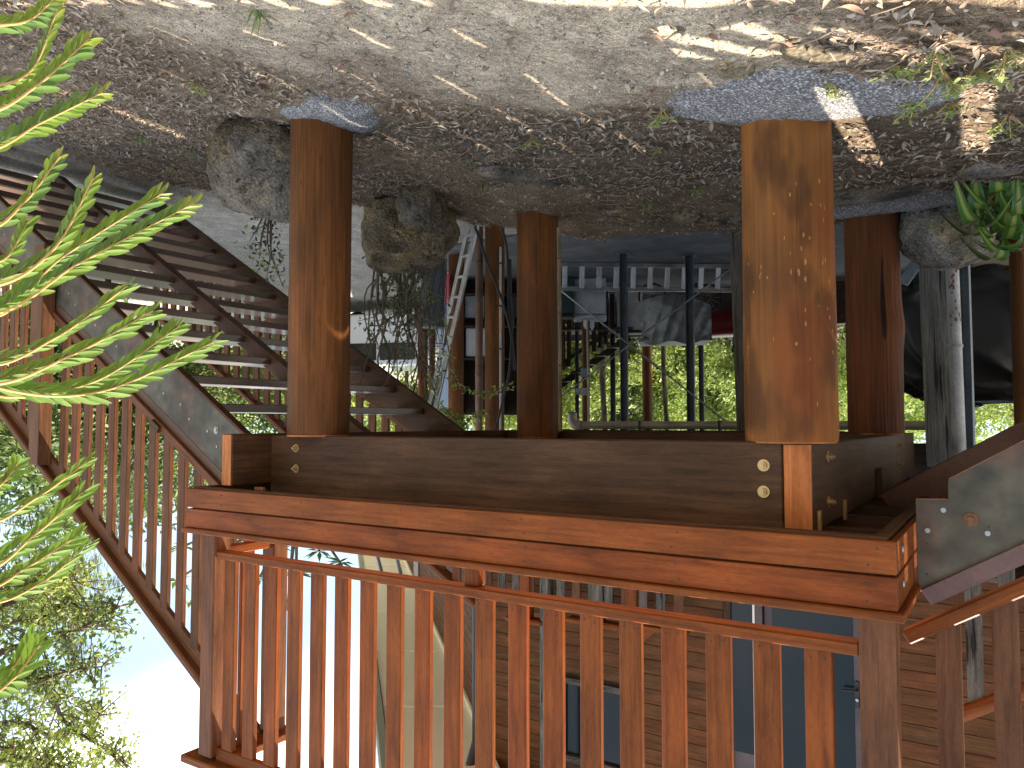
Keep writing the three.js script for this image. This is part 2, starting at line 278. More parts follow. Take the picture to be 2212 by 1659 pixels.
{
  const axis = (a, b, s, lo, hi) => { const l = []; for (let v = a; v <= b + 1e-6; v += s) l.push(v); let st = s, v = b; while (v < hi) { st *= 1.25; v += st; l.push(v); } st = s; v = a; while (v > lo) { st *= 1.25; v -= st; l.unshift(v); } return l; };
  const xs = axis(-1.4, 8.2, 0.034, -260, 300), zs = axis(-7.2, -0.6, 0.034, -400, 40), P = [], C = [], U = [], I = [], nx = xs.length;
  const sand = [0.80, 0.70, 0.56], soil = [0.28, 0.215, 0.155], dirt = [0.36, 0.285, 0.21], drive = [0.60, 0.585, 0.56], green = [0.10, 0.13, 0.05];
  for (const z of zs) for (const x of xs) {
    const far = Math.abs(x) > 40 || z < -45 || z > 12;
    const y = far ? LOW - 0.1 : gh(x, z) + (x > -1.5 && x < 8.3 && z > -7.3 ? 0.016 * (fbm(x * 17, z * 17, 3, 0, 0, 111) - 0.5) : 0);
    P.push(x, y, z); U.push(x, z);
    const n = fbm(x * 2.2, z * 2.2, 5, 0, 0, 112), g = fbm(x * 9, z * 9, 3, 0, 0, 113), s = sandiness(x, z), low = step(LOW + 0.25, LOW + 0.08, y);
    const gr = step(0.50, 0.60, fbm(x * 0.23 + 9, z * 0.23, 3, 0, 0, 114)) * low * step(-13, -16, z) ;
    for (let k = 0; k < 3; k++) { let c = mix(soil[k], dirt[k], step(0.35, 0.65, n)); c = mix(c, sand[k], s * (0.75 + 0.25 * g)); c = mix(c, drive[k], low); c = mix(c, green[k], gr); C.push(c * (0.82 + 0.36 * g)); }
  }
  for (let j = 0; j < zs.length - 1; j++) for (let i = 0; i < nx - 1; i++) { const a = j * nx + i; I.push(a, a + nx, a + 1, a + 1, a + nx, a + nx + 1); }
  const g = new THREE.BufferGeometry(); g.setAttribute('position', new THREE.Float32BufferAttribute(P, 3)); g.setAttribute('color', new THREE.Float32BufferAttribute(C, 3)); g.setAttribute('uv', new THREE.Float32BufferAttribute(U, 2)); g.setIndex(I); g.computeVertexNormals();
  tag(put(scene, 'ground', g, M.soil), 'sandy sloping ground with brown soil and a pale gravel driveway beyond', 'ground', null, 'structure');
}
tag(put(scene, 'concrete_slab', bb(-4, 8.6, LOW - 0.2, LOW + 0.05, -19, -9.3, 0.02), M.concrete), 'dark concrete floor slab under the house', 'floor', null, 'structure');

// gravel footing pads round the pole bases
function footing(c, rx, rz, turn, label) {
  const n = 64, m = 26, P = [], U = [], I = []; const cs = Math.cos(turn), sn = Math.sin(turn), sd = R() * 50;
  for (let j = 0; j <= m; j++) for (let i = 0; i < n; i++) {
    const f = i / n * Math.PI * 2, e = 0.78 + 0.5 * (fbm(Math.cos(f) * 2 + sd, Math.sin(f) * 2, 3, 0, 0, 120) - 0.2), t = j / m, a = Math.cos(f) * rx * e * t, b = Math.sin(f) * rz * e * t;
    const x = c.x + a * cs - b * sn, z = c.z + a * sn + b * cs;
    P.push(x, gh(x, z) + 0.045 * (1 - t ** 3) - 0.022 * t ** 6 + 0.012 * (fbm(x * 30, z * 30, 3, 0, 0, 121) - 0.3), z); U.push(x * 2.0, z * 2.0);
  }
  for (let j = 0; j < m; j++) for (let i = 0; i < n; i++) { const a = j * n + i, b = j * n + (i + 1) % n; I.push(a, b, a + n, b, b + n, a + n); }
  const g = new THREE.BufferGeometry(); g.setAttribute('position', new THREE.Float32BufferAttribute(P, 3)); g.setAttribute('uv', new THREE.Float32BufferAttribute(U, 2)); g.setIndex(I); g.computeVertexNormals();
  tag(put(scene, 'gravel_footing', g, M.gravel), label, 'footing', 'gravel footings round the poles');
}
footing(V(0.62, 0, -2.86), 0.60, 0.36, -0.25, 'large blue-grey gravel footing round the pale-flecked orange pole');
footing(V(3.15, 0, -3.0), 0.50, 0.26, -0.45, 'grey gravel footing round the pole beside the round dark boulder');
footing(V(0.55, 0, -5.35), 0.62, 0.30, 0.0, 'narrow grey gravel footing round the cracked red-brown pole by the striped plant');

// ================================================================ POLES OF THE LANDING
function poleGeo(x, z, r, y0, y1, o = {}) {
  const n = 56, m = Math.ceil((y1 - y0) / 0.03), P = [], U = [], I = [], sd = o.seed || 1;
  for (let j = 0; j <= m; j++) for (let i = 0; i <= n; i++) {
    const t = j / m, y = mix(y0, y1, t), f = i / n * Math.PI * 2, ii = i % n, cf = Math.cos(ii / n * Math.PI * 2), sf = Math.sin(ii / n * Math.PI * 2);
    let q = r * (1 + (o.swell || 0.02) * (fbm3(cf * 0.8 + sd, y * 0.9, sf * 0.8, 2) - 0.5) * 2 + 0.03 * (fbm3(cf * 2.2 + sd, y * 1.7, sf * 2.2, 3) - 0.5) + (o.rough || 0.012) * (fbm3(cf * 9 + sd, y * 2.4, sf * 9, 3) - 0.5));
    if (o.bulge) q *= 1 + o.bulge * Math.exp(-(((y - o.bulgeY) / 0.12) ** 2)) * Math.max(0, -cf * 0.9 + sf * 0.2);
    q *= 1 - (o.taper || 0) * t; if (y1 - y < 0.012) q *= 0.985;
    P.push(x + (o.lean ? o.lean[0] * t : 0) + cf * q, y, z + (o.lean ? o.lean[1] * t : 0) + sf * q); o.swap ? U.push((y + sd) * 0.8, i / n) : U.push(i / n * (o.uw || 1), (y + sd) / (o.vh || 1.6));
  }
  const w = n + 1; for (let j = 0; j < m; j++) for (let i = 0; i < n; i++) { const a = j * w + i; I.push(a, a + w, a + 1, a + 1, a + w, a + w + 1); }
  const b = P.length / 3; P.push(x + (o.lean ? o.lean[0] : 0), y1, z + (o.lean ? o.lean[1] : 0)); U.push(0, 0); for (let i = 0; i <= n; i++) { const q = (m * w + i) * 3; P.push(P[q], P[q + 1], P[q + 2]); U.push(P[q], P[q + 2]); }
  for (let i = 0; i < n; i++) I.push(b, b + i + 2, b + i + 1);
  const g = new THREE.BufferGeometry(); g.setAttribute('position', new THREE.Float32BufferAttribute(P, 3)); g.setAttribute('uv', new THREE.Float32BufferAttribute(U, 2)); g.setIndex(I); g.computeVertexNormals(); return g;
}
const POLES = 'timber poles carrying the landing';
function pole(x, z, r, m, o, label, yt = 1.322) {
  const t = thing('timber_pole', label, 'pole', [x, gh(x, z), z], POLES);
  put(t, 'trunk', poleGeo(x, z, r, gh(x, z) - 0.25, yt, o), m);
  put(t, 'sawn_ledge', taper([V(x, yt - 0.004, z), V(x, yt + 0.006, z)], r * 0.985, r * 0.95, 40), M.raw[0]);
  return t;
}
pole(0.713, -3.133, 0.1725, M.pole, { seed: 3.3, rough: 0.008 }, 'thick orange-brown timber pole covered in pale flecks, nearest of the four');
pole(3.31, -3.09, 0.178, M.poleMid, { seed: 8.1, rough: 0.02, swell: 0.03, taper: 0.03 }, 'brown grainy timber pole standing beside the round dark boulder');
pole(3.17, -5.3, 0.168, M.poleMid, { seed: 5.7, rough: 0.015 }, 'smooth red-brown timber pole between the leaning ladder and the lying ladder', 1.36);
pole(0.736, -5.65, 0.172, M.poleRed, { seed: 1.9, rough: 0.03, bulge: 0.10, bulgeY: 0.62 }, 'cracked red-brown timber pole beside the grey weathered pole with the white pipe');

// ================================================================ BOULDERS AND STONES
function rockGeo(c, s, turn, sd, o = {}) {
  let g = mergeVertices(new THREE.IcosahedronGeometry(1, o.detail || 22).deleteAttribute('uv').deleteAttribute('normal'));
  const p = g.attributes.position, cs = Math.cos(turn), sn = Math.sin(turn);
  for (let i = 0; i < p.count; i++) {
    let x = p.getX(i), y = p.getY(i), z = p.getZ(i);
    let k = 1 + (o.amp || 0.5) * (fbm3(x * 1.1 + sd, y * 1.1, z * 1.1, 3) - 0.5) + 0.16 * (fbm3(x * 4 + sd, y * 4, z * 4, 4) - 0.5) + 0.05 * (fbm3(x * 14 + sd, y * 14, z * 14, 3) - 0.5);
    if (o.blocky) { const m = Math.max(Math.abs(x), Math.abs(y), Math.abs(z)); k *= mix(1, 0.80 / m, o.blocky); }
    x *= k * s[0]; y *= k * s[1]; z *= k * s[2];
    p.setXYZ(i, c.x + x * cs - z * sn, c.y + y, c.z + x * sn + z * cs);
  }
  g.computeVertexNormals(); return boxUV(g);
}
function boulder(c, s, turn, m, sd, label, o) { return tag(put(scene, 'boulder', rockGeo(c, s, turn, sd, o), m), label, 'boulder', 'boulders round the poles'); }
boulder(V(3.92, gh(3.92, -3.25) + 0.20, -3.25), [0.42, 0.36, 0.33], 0.5, M.rock, 2.2, 'large rounded dark grey boulder beside the brown pole near the open-tread stair', { amp: 0.18 });
boulder(V(4.42, gh(4.3, -5.1) + 0.26, -5.15), [0.44, 0.36, 0.34], 0.75, M.rockWarm, 7.4, 'rough lichen-stained boulder with a chipped edge in front of the bare shrub', { amp: 0.5, blocky: 0.4 });
boulder(V(3.85, gh(3.85, -4.6) + 0.12, -4.68), [0.20, 0.24, 0.22], 0.2, M.rock, 4.9, 'small dark boulder wedged against the lichen-stained boulder', { amp: 0.5, blocky: 0.3 });
boulder(V(0.30, gh(0.3, -5.75) + 0.11, -5.78), [0.30, 0.27, 0.26], 0.2, M.rockPale, 5.5, 'pale grey boulder between the cracked pole and the striped-leaf plant', { amp: 0.3 });
boulder(V(-0.02, gh(0, -5.4) + 0.06, -5.35), [0.16, 0.10, 0.14], 0.6, M.rock, 9.5, 'low stone half buried at the foot of the striped-leaf plant', { amp: 0.4, detail: 14 });
boulder(V(0.62, gh(0.6, -4.85) - 0.02, -4.85), [0.48, 0.09, 0.20], -0.1, M.rock, 12.5, 'flat grey stone set in the soil before the cracked pole', { amp: 0.3, detail: 18 });
function flatRock(X, Y, s, turn, m, sd, label) { const p = onGround(X, Y); p.y = gh(p.x, p.z) - s[1] * 0.15; boulder(p, s, turn, m, sd, label, { amp: 0.35, blocky: 0.35, detail: 16 }); }
flatRock(1150, 372, [0.42, 0.07, 0.16], 0.9, M.rock, 3.1, 'long flat grey slab of rock showing through the soil before the middle pole');
flatRock(1262, 388, [0.085, 0.035, 0.06], 0.5, M.rockWarm, 6.2, 'angular tan stone lying at the end of the flat rock slab');
flatRock(1590, 140, [0.07, 0.05, 0.06], 0.2, M.rockWarm, 8.8, 'small brown clod at the edge of the largest gravel footing');
flatRock(2140, 360, [0.17, 0.05, 0.10], 0.4, M.rockPale, 2.9, 'flat grey stone beside the sunlit strip near the striped-leaf plant');
flatRock(1775, 100, [0.12, 0.03, 0.09], 0.3, M.rockWarm, 1.7, 'flat brown stone in the litter near the largest gravel footing');
for (const [X, Y, s, q] of [[1600, 470, 0.07, 1], [1480, 462, 0.09, 2], [1330, 448, 0.08, 3], [1540, 478, 0.05, 4]]) { const p = onGround(X, Y); tag(put(scene, 'edge_stone', rockGeo(V(p.x, gh(p.x, p.z) + 0.01, p.z), [s * 1.3, s * 0.6, s], q, 20 + q, { detail: 8, amp: 0.6 }), q % 2 ? M.rock : M.rockWarm), 'small stone on the crumbling soil edge above the concrete floor', 'stone', 'stones along the soil edge'); }

// ================================================================ LEAF LITTER, PEBBLES, TWIGS
function dryLeaf(curl, wid, bend) {
  const P = [], I = [], n = 6;
  for (let i = 0; i <= n; i++) { const t = i / n, w = wid * Math.sin(Math.PI * Math.pow(t, 0.8)) * 0.5 + 0.002, y = curl * 4 * (t - 0.5) ** 2 * 0.25, x = t - 0.5, k = bend * Math.sin(t * 3.1) * 0.12; P.push(x, y + w * 0.5, k - w, x, y, k, x, y + w * 0.45, k + w); }
  for (let i = 0; i < n; i++) for (let k = 0; k < 2; k++) { const a = i * 3 + k; I.push(a, a + 1, a + 3, a + 1, a + 4, a + 3); }
  const g = new THREE.BufferGeometry(); g.setAttribute('position', new THREE.Float32BufferAttribute(P, 3)); g.setIndex(I); g.computeVertexNormals(); return g;
}
const litterCols = [[0.27, 0.20, 0.14], [0.32, 0.26, 0.195], [0.18, 0.13, 0.09], [0.38, 0.33, 0.26], [0.24, 0.15, 0.10], [0.15, 0.11, 0.08], [0.29, 0.22, 0.15], [0.24, 0.20, 0.16]];
function litterDensity(x, z) {
  const n = fbm(x * 1.5, z * 1.5, 4, 0, 0, 130), s = sandiness(x, z);
  let d = 0.35 + 1.1 * step(0.38, 0.66, n); d *= 1 - 0.93 * s;
  d *= 1 + 1.2 * step(2.6, 3.6, x + 0.4 * (z + 3)) + 0.8 * step(-1.5, -2.2, z) * step(1.0, 0.2, x);
  const pad = Math.min(Math.hypot((x - 0.62) / 0.55, (z + 2.86) / 0.33), Math.hypot((x - 3.15) / 0.45, (z + 3.0) / 0.25), Math.hypot((x - 0.55) / 0.55, (z + 5.35) / 0.27)); if (pad < 1) d *= 0.10;
  if (z < -4.6 && x > 1.3 && x < 4) d *= 0.30; if (gh(x, z) < LOW + 0.12) d *= 0.06; return d / 2.2;
}
function scatter(name, label, category, geos, m, N, area, place) {
  geos.forEach((g, gi) => {
    const list = []; let guard = 0; while (list.length < N / geos.length && guard++ < 400000) { const x = rr(area[0], area[1]), z = rr(area[2], area[3]); const q = place(x, z, gi); if (q) list.push(q); }
    const im = new THREE.InstancedMesh(g, m, list.length); list.forEach(([mx, c], i) => { im.setMatrixAt(i, mx); im.setColorAt(i, c); });
    im.castShadow = im.receiveShadow = true; im.name = numbered(name); scene.add(im); tag(im, label[gi] || label[0], category, null, 'stuff');
  });
}
const e3 = new THREE.Euler(), qq = new THREE.Quaternion();
const lay = (x, y, z, rx, ry, rz, sx, sy, sz) => new THREE.Matrix4().compose(V(x, y, z), qq.setFromEuler(e3.set(rx, ry, rz, 'YXZ')).clone(), V(sx, sy, sz));
scatter('leaf_litter', ['litter of long narrow dry leaves over the soil', 'litter of curled brown leaves over the soil', 'litter of short broken leaf pieces over the soil'], 'leaf litter', [dryLeaf(0.5, 0.20, 1), dryLeaf(1.2, 0.26, -0.6), dryLeaf(0.3, 0.5, 0.2)], M.litterPlain, 38000, [-0.9, 8.4, -6.5, -0.6], (x, z, gi) => {
  if (R() > litterDensity(x, z)) return null; const L = gi === 2 ? rr(0.010, 0.030) : rr(0.024, 0.068), c = pick(litterCols), k = rr(0.7, 1.25);
  return [lay(x, gh(x, z) + 0.006 + rr(0, 0.012), z, rr(-0.35, 0.35), rr(0, 6.28), rr(-0.3, 0.3), L, L, L), new THREE.Color().setRGB(c[0] * k, c[1] * k, c[2] * k)];
});
scatter('pebbles', ['pale grit and small pebbles over the sandy soil'], 'pebbles', [new THREE.IcosahedronGeometry(1, 1)], mat([1, 1, 1], { roughness: 0.9 }), 8000, [-0.6, 5, -6, -0.9], (x, z) => {
  if (R() > 0.35 + 0.65 * sandiness(x, z)) return null; const s = rr(0.002, 0.0055) * (R() < 0.03 ? 2.2 : 1), k = rr(0.14, 0.48);
  return [lay(x, gh(x, z) + s * 0.3, z, R() * 6, R() * 6, R() * 6, s, s * 0.7, s * 1.3), new THREE.Color().setRGB(k * 1.06, k * 0.95, k * 0.80)];
});
scatter('twigs', ['thin dry twigs and stalks strewn over the soil'], 'twigs', [taper(curve([V(-0.5, 0, 0), V(-0.1, 0.02, 0.03), V(0.25, 0.015, -0.03), V(0.5, 0.03, 0.02)], 6), 0.012, 0.006, 5)], M.litterPlain, 1500, [-0.8, 8, -6.3, -0.8], (x, z) => {
  if (R() > litterDensity(x, z)) return null; const L = rr(0.05, 0.22), k = rr(0.5, 1.2); return [lay(x, gh(x, z) + 0.012, z, rr(-0.1, 0.1), rr(0, 6.28), rr(-0.1, 0.1), L, L, L), new THREE.Color().setRGB(0.32 * k, 0.25 * k, 0.17 * k)];
});
// single large leaves that lie apart
{
  const gs = [dryLeaf(0.6, 0.22, 1), dryLeaf(1.0, 0.3, -1), dryLeaf(0.4, 0.17, 0.8)], ms = [[0.36, 0.19, 0.13], [0.44, 0.34, 0.24], [0.34, 0.24, 0.17], [0.40, 0.22, 0.16]].map(c => mat(c, { side: THREE.DoubleSide, roughness: 0.8, map: tDusty }));
  for (let i = 0; i < 55; i++) {
    const X = rr(120, 2150), Y = rr(15, 300), p = onGround(X, Y), L = rr(0.05, 0.09), o = put(scene, 'fallen_leaf', pick(gs), pick(ms));
    o.position.set(p.x, gh(p.x, p.z) + 0.016, p.z); o.rotation.set(rr(-0.3, 0.3), rr(0, 6.3), rr(-0.2, 0.2), 'YXZ'); o.scale.setScalar(L); tag(o, 'single long dry leaf, reddish or tan, lying on top of the soil', 'leaf', 'single fallen leaves on the soil');
  }
}

// ================================================================ LANDING
const FZ = -2.68;              // outer face of the front fascia
const DECK = 1.868;
const landing = thing('timber_landing', 'oiled timber landing platform with two-board fascia on heavy bolted beams', 'landing', [2.1, 1.6, -4.4]);
{
  const L = landing;
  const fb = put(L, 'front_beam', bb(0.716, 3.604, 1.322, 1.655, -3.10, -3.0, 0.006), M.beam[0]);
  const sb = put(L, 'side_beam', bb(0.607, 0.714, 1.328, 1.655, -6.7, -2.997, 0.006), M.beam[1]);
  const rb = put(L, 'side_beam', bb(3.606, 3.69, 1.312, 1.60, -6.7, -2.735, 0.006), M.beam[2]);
  put(sb, 'end_grain', bb(0.611, 0.710, 1.332, 1.651, -2.9965, -2.9935, 0.001), M.raw[0]);
  put(rb, 'end_grain', bb(3.610, 3.686, 1.316, 1.596, -2.7345, -2.7315, 0.001), M.raw[1]);
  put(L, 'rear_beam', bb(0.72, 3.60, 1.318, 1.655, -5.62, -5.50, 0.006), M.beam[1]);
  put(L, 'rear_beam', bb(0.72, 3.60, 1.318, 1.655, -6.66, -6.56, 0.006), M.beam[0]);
  // joists run along the front
  for (let z = -3.24; z > -6.6; z -= 0.46) put(L, 'joist', bb(0.36, 3.885, 1.66, DECK - 0.028, z - 0.045, z, 0.004), pick(M.dark));
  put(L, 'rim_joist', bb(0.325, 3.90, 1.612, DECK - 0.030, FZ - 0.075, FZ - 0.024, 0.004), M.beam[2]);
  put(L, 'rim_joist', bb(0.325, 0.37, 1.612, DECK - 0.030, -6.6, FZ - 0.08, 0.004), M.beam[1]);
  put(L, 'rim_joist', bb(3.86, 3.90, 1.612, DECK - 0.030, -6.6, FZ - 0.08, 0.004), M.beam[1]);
  // fascia: two boards high on each side
  const y = [1.622, 1.7265, 1.7345, 1.8395];
  for (const k of [0, 2]) {
    const f = put(L, 'fascia_board', bb(0.300, 3.925, y[k], y[k + 1], FZ - 0.022, FZ, 0.003), M.red[k]);
    const s = put(L, 'fascia_board', bb(0.299, 0.321, y[k], y[k + 1], -6.6, FZ - 0.0225, 0.003), M.red[k + 1]);
    put(L, 'fascia_board', bb(3.904, 3.926, y[k], y[k + 1], -3.16, FZ - 0.0225, 0.003), M.red[k]);
    const sc = []; for (const yy of [y[k] + 0.025, y[k + 1] - 0.025]) for (const x of [0.37, 1.02, 1.68, 2.35, 2.98, 3.6]) sc.push(new THREE.CylinderGeometry(0.0035, 0.0035, 0.003, 8).rotateX(Math.PI / 2).translate(x + rr(-0.02, 0.02), yy, FZ + 0.0006));
    put(f, 'screws', merge(sc), M.black);
    put(s, 'coach_bolt', new THREE.SphereGeometry(0.014, 14, 8).scale(0.35, 1, 1).translate(0.298, (y[k] + y[k + 1]) / 2 - 0.01, FZ - 0.16), M.zinc);
  }
  // nosing and deck boards (boards run away from the viewer, a few gaps are wider)
  put(L, 'nosing_board', bb(0.279, 3.946, DECK - 0.027, DECK, FZ - 0.085, FZ + 0.021, 0.004), M.red[1]);
  put(L, 'nosing_board', bb(0.279, 0.372, DECK - 0.027, DECK - 0.0005, -6.62, FZ - 0.087, 0.004), M.red[2]);
  put(L, 'nosing_board', bb(3.85, 3.946, DECK - 0.027, DECK - 0.0005, -3.2, FZ - 0.087, 0.004), M.red[3]);
  let x = 0.378; let k = 0; while (x < 3.84) { const w = Math.min(0.088, 3.846 - x); put(L, 'deck_board', bb(x, x + w, DECK - 0.025, DECK - 0.001 - 0.001 * (k % 3), -6.62, FZ - 0.090, 0.003), pick(M.deck)); x += w + ([4, 8, 13, 18, 24].includes(k) ? 0.017 : 0.005); k++; }
  for (let z = -3.25; z > -6.6; z -= 0.093) if (z < -3.21) put(L, 'tread_edge_board', bb(3.85, 3.946, DECK - 0.026, DECK - 0.001, z - 0.088, z, 0.003), pick(M.deck));
  // bolts
  const hexBolt = (p, axis, s = 1) => { const g = [new THREE.CylinderGeometry(0.023 * s, 0.023 * s, 0.005, 22), new THREE.CylinderGeometry(0.0145 * s, 0.0145 * s, 0.014 * s, 6).translate(0, 0.009 * s, 0), new THREE.CylinderGeometry(0.0075 * s, 0.0075 * s, 0.014 * s, 12).translate(0, 0.02 * s, 0)]; const q = merge(g); axis === 'z' ? q.rotateX(Math.PI / 2) : q.rotateZ(Math.PI / 2); return q.translate(p.x, p.y, p.z); };
  for (const [X, Y] of [[1650, 1005], [1650, 1062], [640, 968], [640, 1012]]) { const p = atZ(X, Y, -3.0); p.z = -2.9975; put(fb, 'bolt', hexBolt(p, 'z'), M.brass); }
  for (const [yy, z] of [[1.385, -3.27], [1.565, -3.27], [1.40, -5.66], [1.52, -5.66]]) put(sb, 'bolt', hexBolt(V(0.6045, yy, z), 'x'), M.brass);
  put(L, 'packer_block', bb(3.40, 3.47, 1.60, 1.645, -2.80, -2.78, 0.002), M.deck[0]);
  put(L, 'packer_block', bb(0.575, 0.606, 1.50, 1.66, -4.72, -4.60, 0.003), M.beam[2]);
  put(L, 'metal_strap', bb(0.594, 0.606, 1.58, 1.67, -3.08, -3.05, 0.001), M.brass);
  put(L, 'metal_strap', bb(0.594, 0.606, 1.585, 1.67, -3.62, -3.585, 0.001), M.brass);
}

// ---------------------------------------------------------------- front balustrade
function post(parent, x0, x1, z0, z1, y0, y1, m = pick(M.red)) { return put(parent, 'post', bb(x0, x1, y0, y1, z0, z1, 0.006), m); }
{
  const B = thing('balustrade', 'long front balustrade of nineteen flat red-brown balusters on the landing', 'balustrade', [2.1, DECK, -2.8]);
  const pl = post(B, 0.318, 0.427, -2.87, -2.76, DECK, 3.12, M.brown[0]); post(B, 3.775, 3.888, -2.868, -2.758, DECK, 3.12, M.brown[2]);
  put(pl, 'crack_line', bb(0.3705, 0.3715, DECK + 0.1, 2.5, -2.7600, -2.7594, 0.0001), M.black);
  put(B, 'bottom_rail', bb(0.428, 3.774, 1.975, 2.018, -2.845, -2.768, 0.005), M.red[0]);
  put(B, 'top_rail', bb(0.22, 4.02, 3.14, 3.185, -2.90, -2.735, 0.008), M.red[3]);
  put(B, 'sub_rail', bb(0.428, 3.774, 3.07, 3.138, -2.83, -2.79, 0.004), M.red[1]);
  put(B, 'support_block', bb(1.985, 2.06, DECK, 1.974, -2.86, -2.80, 0.004), M.red[4]);
  for (let k = 0; k < 19; k++) { const x = 0.561 + 0.1735 * k, b = put(B, 'baluster', bb(x - 0.046, x + 0.046, 2.019, 3.069, -2.824, -2.793, 0.004), M.red[(k * 3 + (k >> 2)) % 5]);
    put(b, 'screws', merge([-0.02, 0.024].map(dx => new THREE.CylinderGeometry(0.0035, 0.0035, 0.003, 8).rotateX(Math.PI / 2).translate(x + dx, 2.045 + rr(-0.006, 0.006), -2.7928))), M.black); }
}
{ // short return between the front corner and the stair
  const B = thing('balustrade', 'short return balustrade with one rail at the head of the long open-tread stair', 'balustrade', [3.83, DECK, -3.0]);
  post(B, 3.775, 3.885, -3.29, -3.18, DECK, 3.12, M.brown[1]);
  put(B, 'bottom_rail', bb(3.795, 3.865, 1.962, 2.012, -3.179, -2.869, 0.004), M.red[4]);
  put(B, 'top_rail', bb(3.74, 3.92, 3.14, 3.185, -3.36, -2.905, 0.006), M.red[1]);
  put(B, 'baluster', bb(3.815, 3.845, 2.013, 3.139, -3.07, -2.98, 0.004), M.red[0]);
}

// ================================================================ STAIRS
const SLOPE = 0.603;
// ---- long stair going down beyond the round boulder
{
  const z1 = -3.2, z2 = -5.55, zm = -4.38, X0 = 3.93, X1 = 8.9;
  const yb = x => 1.308 - SLOPE * (x - 4.105) + 0.005, yt = x => yb(x) + 0.368;
  const S = thing('staircase', 'long open-tread timber stair with steel stringers descending past the round boulder', 'staircase', [6.2, gh(6.2, -4.3), -4.3]);
  const plate = (z, th, m, x0 = X0, x1 = X1, a = 0, b = 0) => { const sh = new THREE.Shape(); sh.moveTo(x0, yb(x0) + a); sh.lineTo(x1, yb(x1) + a); sh.lineTo(x1, yt(x1) + b); sh.lineTo(x0, yt(x0) + b); const g = new THREE.ExtrudeGeometry(sh, { depth: th, bevelEnabled: true, bevelSize: 0.002, bevelThickness: 0.002, bevelSegments: 1 }); return g.translate(0, 0, z - th / 2); };
  const near = put(S, 'stringer', plate(z1, 0.03, M.steel), M.steel);
  put(S, 'stringer', plate(z2, 0.04, M.steel), M.beam[0]);
  const bx = (x0, x1, off, z, w, h, m, name, parent = S) => put(parent, name, bar(V(x0, yb(x0) + off, z), V(x1, yb(x1) + off, z), w, h, 0.003), m);
  bx(X0, X1, -0.012, z1, 0.055, 0.022, M.beam[2], 'edge_strip', near);
  bx(X0, X1, 0.405, z1 + 0.005, 0.03, 0.066, M.flange, 'flat_bar');
  const centre = bx(X0 - 0.4, X1, 0.11, zm, 0.09, 0.13, M.flange, 'centre_stringer');
  // screws and a bolt in the plate
  const dot = (x, y, r) => new THREE.CylinderGeometry(r, r, 0.006, 14).rotateX(Math.PI / 2).translate(x, y, z1 + 0.018);
  for (let i = 0; i < 16; i++) { const x = 4.35 + i * 0.30; put(near, 'screw', dot(x, yb(x) + 0.24, 0.008), M.zinc); put(near, 'screw', dot(x + 0.1, yb(x + 0.1) + 0.20, 0.008), M.zinc); }
  put(near, 'bolt', merge([dot(4.36, yb(4.36) + 0.14, 0.024), dot(4.36, yb(4.36) + 0.14, 0.013).translate(0, 0, 0.006)]), M.zinc);
  // treads
  for (let k = -1; k < 14; k++) {
    const x = 4.53 - 0.346 + 0.346 * k, y = 1.176 + 0.2085 - 0.2085 * k + 0.0;
    if (x < X0 - 0.05) continue;
    const t = put(S, 'tread', bb(x, x + 0.335, y - 0.058, y, z2 + 0.023, z1 - 0.018, 0.006), M.tread[(k + 3) % 3]);
    put(centre, 'cleat', bb(x + 0.02, x + 0.25, y - 0.13, y - 0.06, zm - 0.005, zm + 0.005, 0.001), M.flange);
  }
  // near balustrade of this stair
  const B = thing('stair_balustrade', 'sloping brown balustrade along the near side of the long open-tread stair', 'balustrade', [6.2, 0.9, z1]);
  const yr = x => yb(x) + 0.44, yh = x => 2.865 - 0.625 * (x - 4.531);
  put(B, 'bottom_rail', bar(V(3.95, yr(3.95) + 0.03, z1 + 0.02), V(8.6, yr(8.6) + 0.03, z1 + 0.02), 0.06, 0.055, 0.004), M.brown[2]);
  put(B, 'handrail', bar(V(3.89, yh(3.89) - 0.02, z1 + 0.01), V(8.6, yh(8.6) - 0.02, z1 + 0.01), 0.14, 0.05, 0.01), M.brown[0]);
  put(B, 'sub_rail', bar(V(3.89, yh(3.89) - 0.10, z1 + 0.01), V(8.6, yh(8.6) - 0.10, z1 + 0.01), 0.035, 0.09, 0.004), M.brown[3]);
  for (let k = 0; k < 26; k++) { const x = 4.02 + 0.1735 * k; if (Math.abs(x - 6.5) < 0.13) continue; put(B, 'baluster', bb(x - 0.04, x + 0.04, yr(x) + 0.03, yh(x) - 0.12, z1 - 0.005, z1 + 0.028, 0.004), M.brown[k % 5]); }
  put(B, 'post', bb(6.43, 6.58, yb(6.5) - 0.05, yh(6.5) - 0.05, z1 + 0.03, z1 + 0.13, 0.005), M.brown[1]);
  put(B, 'block', bar(V(4.93, yr(4.93) + 0.045, z1 + 0.055), V(5.02, yr(5.02) + 0.045, z1 + 0.055), 0.03, 0.05, 0.003), M.beam[1]);
  // far balustrade
  const C = thing('stair_balustrade', 'sloping brown balustrade seen between the treads on the far side of the long stair', 'balustrade', [6.2, 0.6, z2]);
  const yf = x => yb(x) + 0.40;
  put(C, 'bottom_rail', bar(V(3.95, yf(3.95), z2 - 0.04), V(8.8, yf(8.8), z2 - 0.04), 0.06, 0.06, 0.004), M.brown[1]);
  put(C, 'handrail', bar(V(3.95, yf(3.95) + 1.05, z2 - 0.04), V(8.8, yf(8.8) + 1.05, z2 - 0.04), 0.13, 0.05, 0.008), M.brown[2]);
  for (let k = 0; k < 28; k++) { const x = 4.02 + 0.1735 * k; put(C, 'baluster', bb(x - 0.045, x + 0.045, yf(x) + 0.03, yf(x) + 1.02, z2 - 0.055, z2 - 0.025, 0.004), M.brown[(k * 2) % 5]); }
}
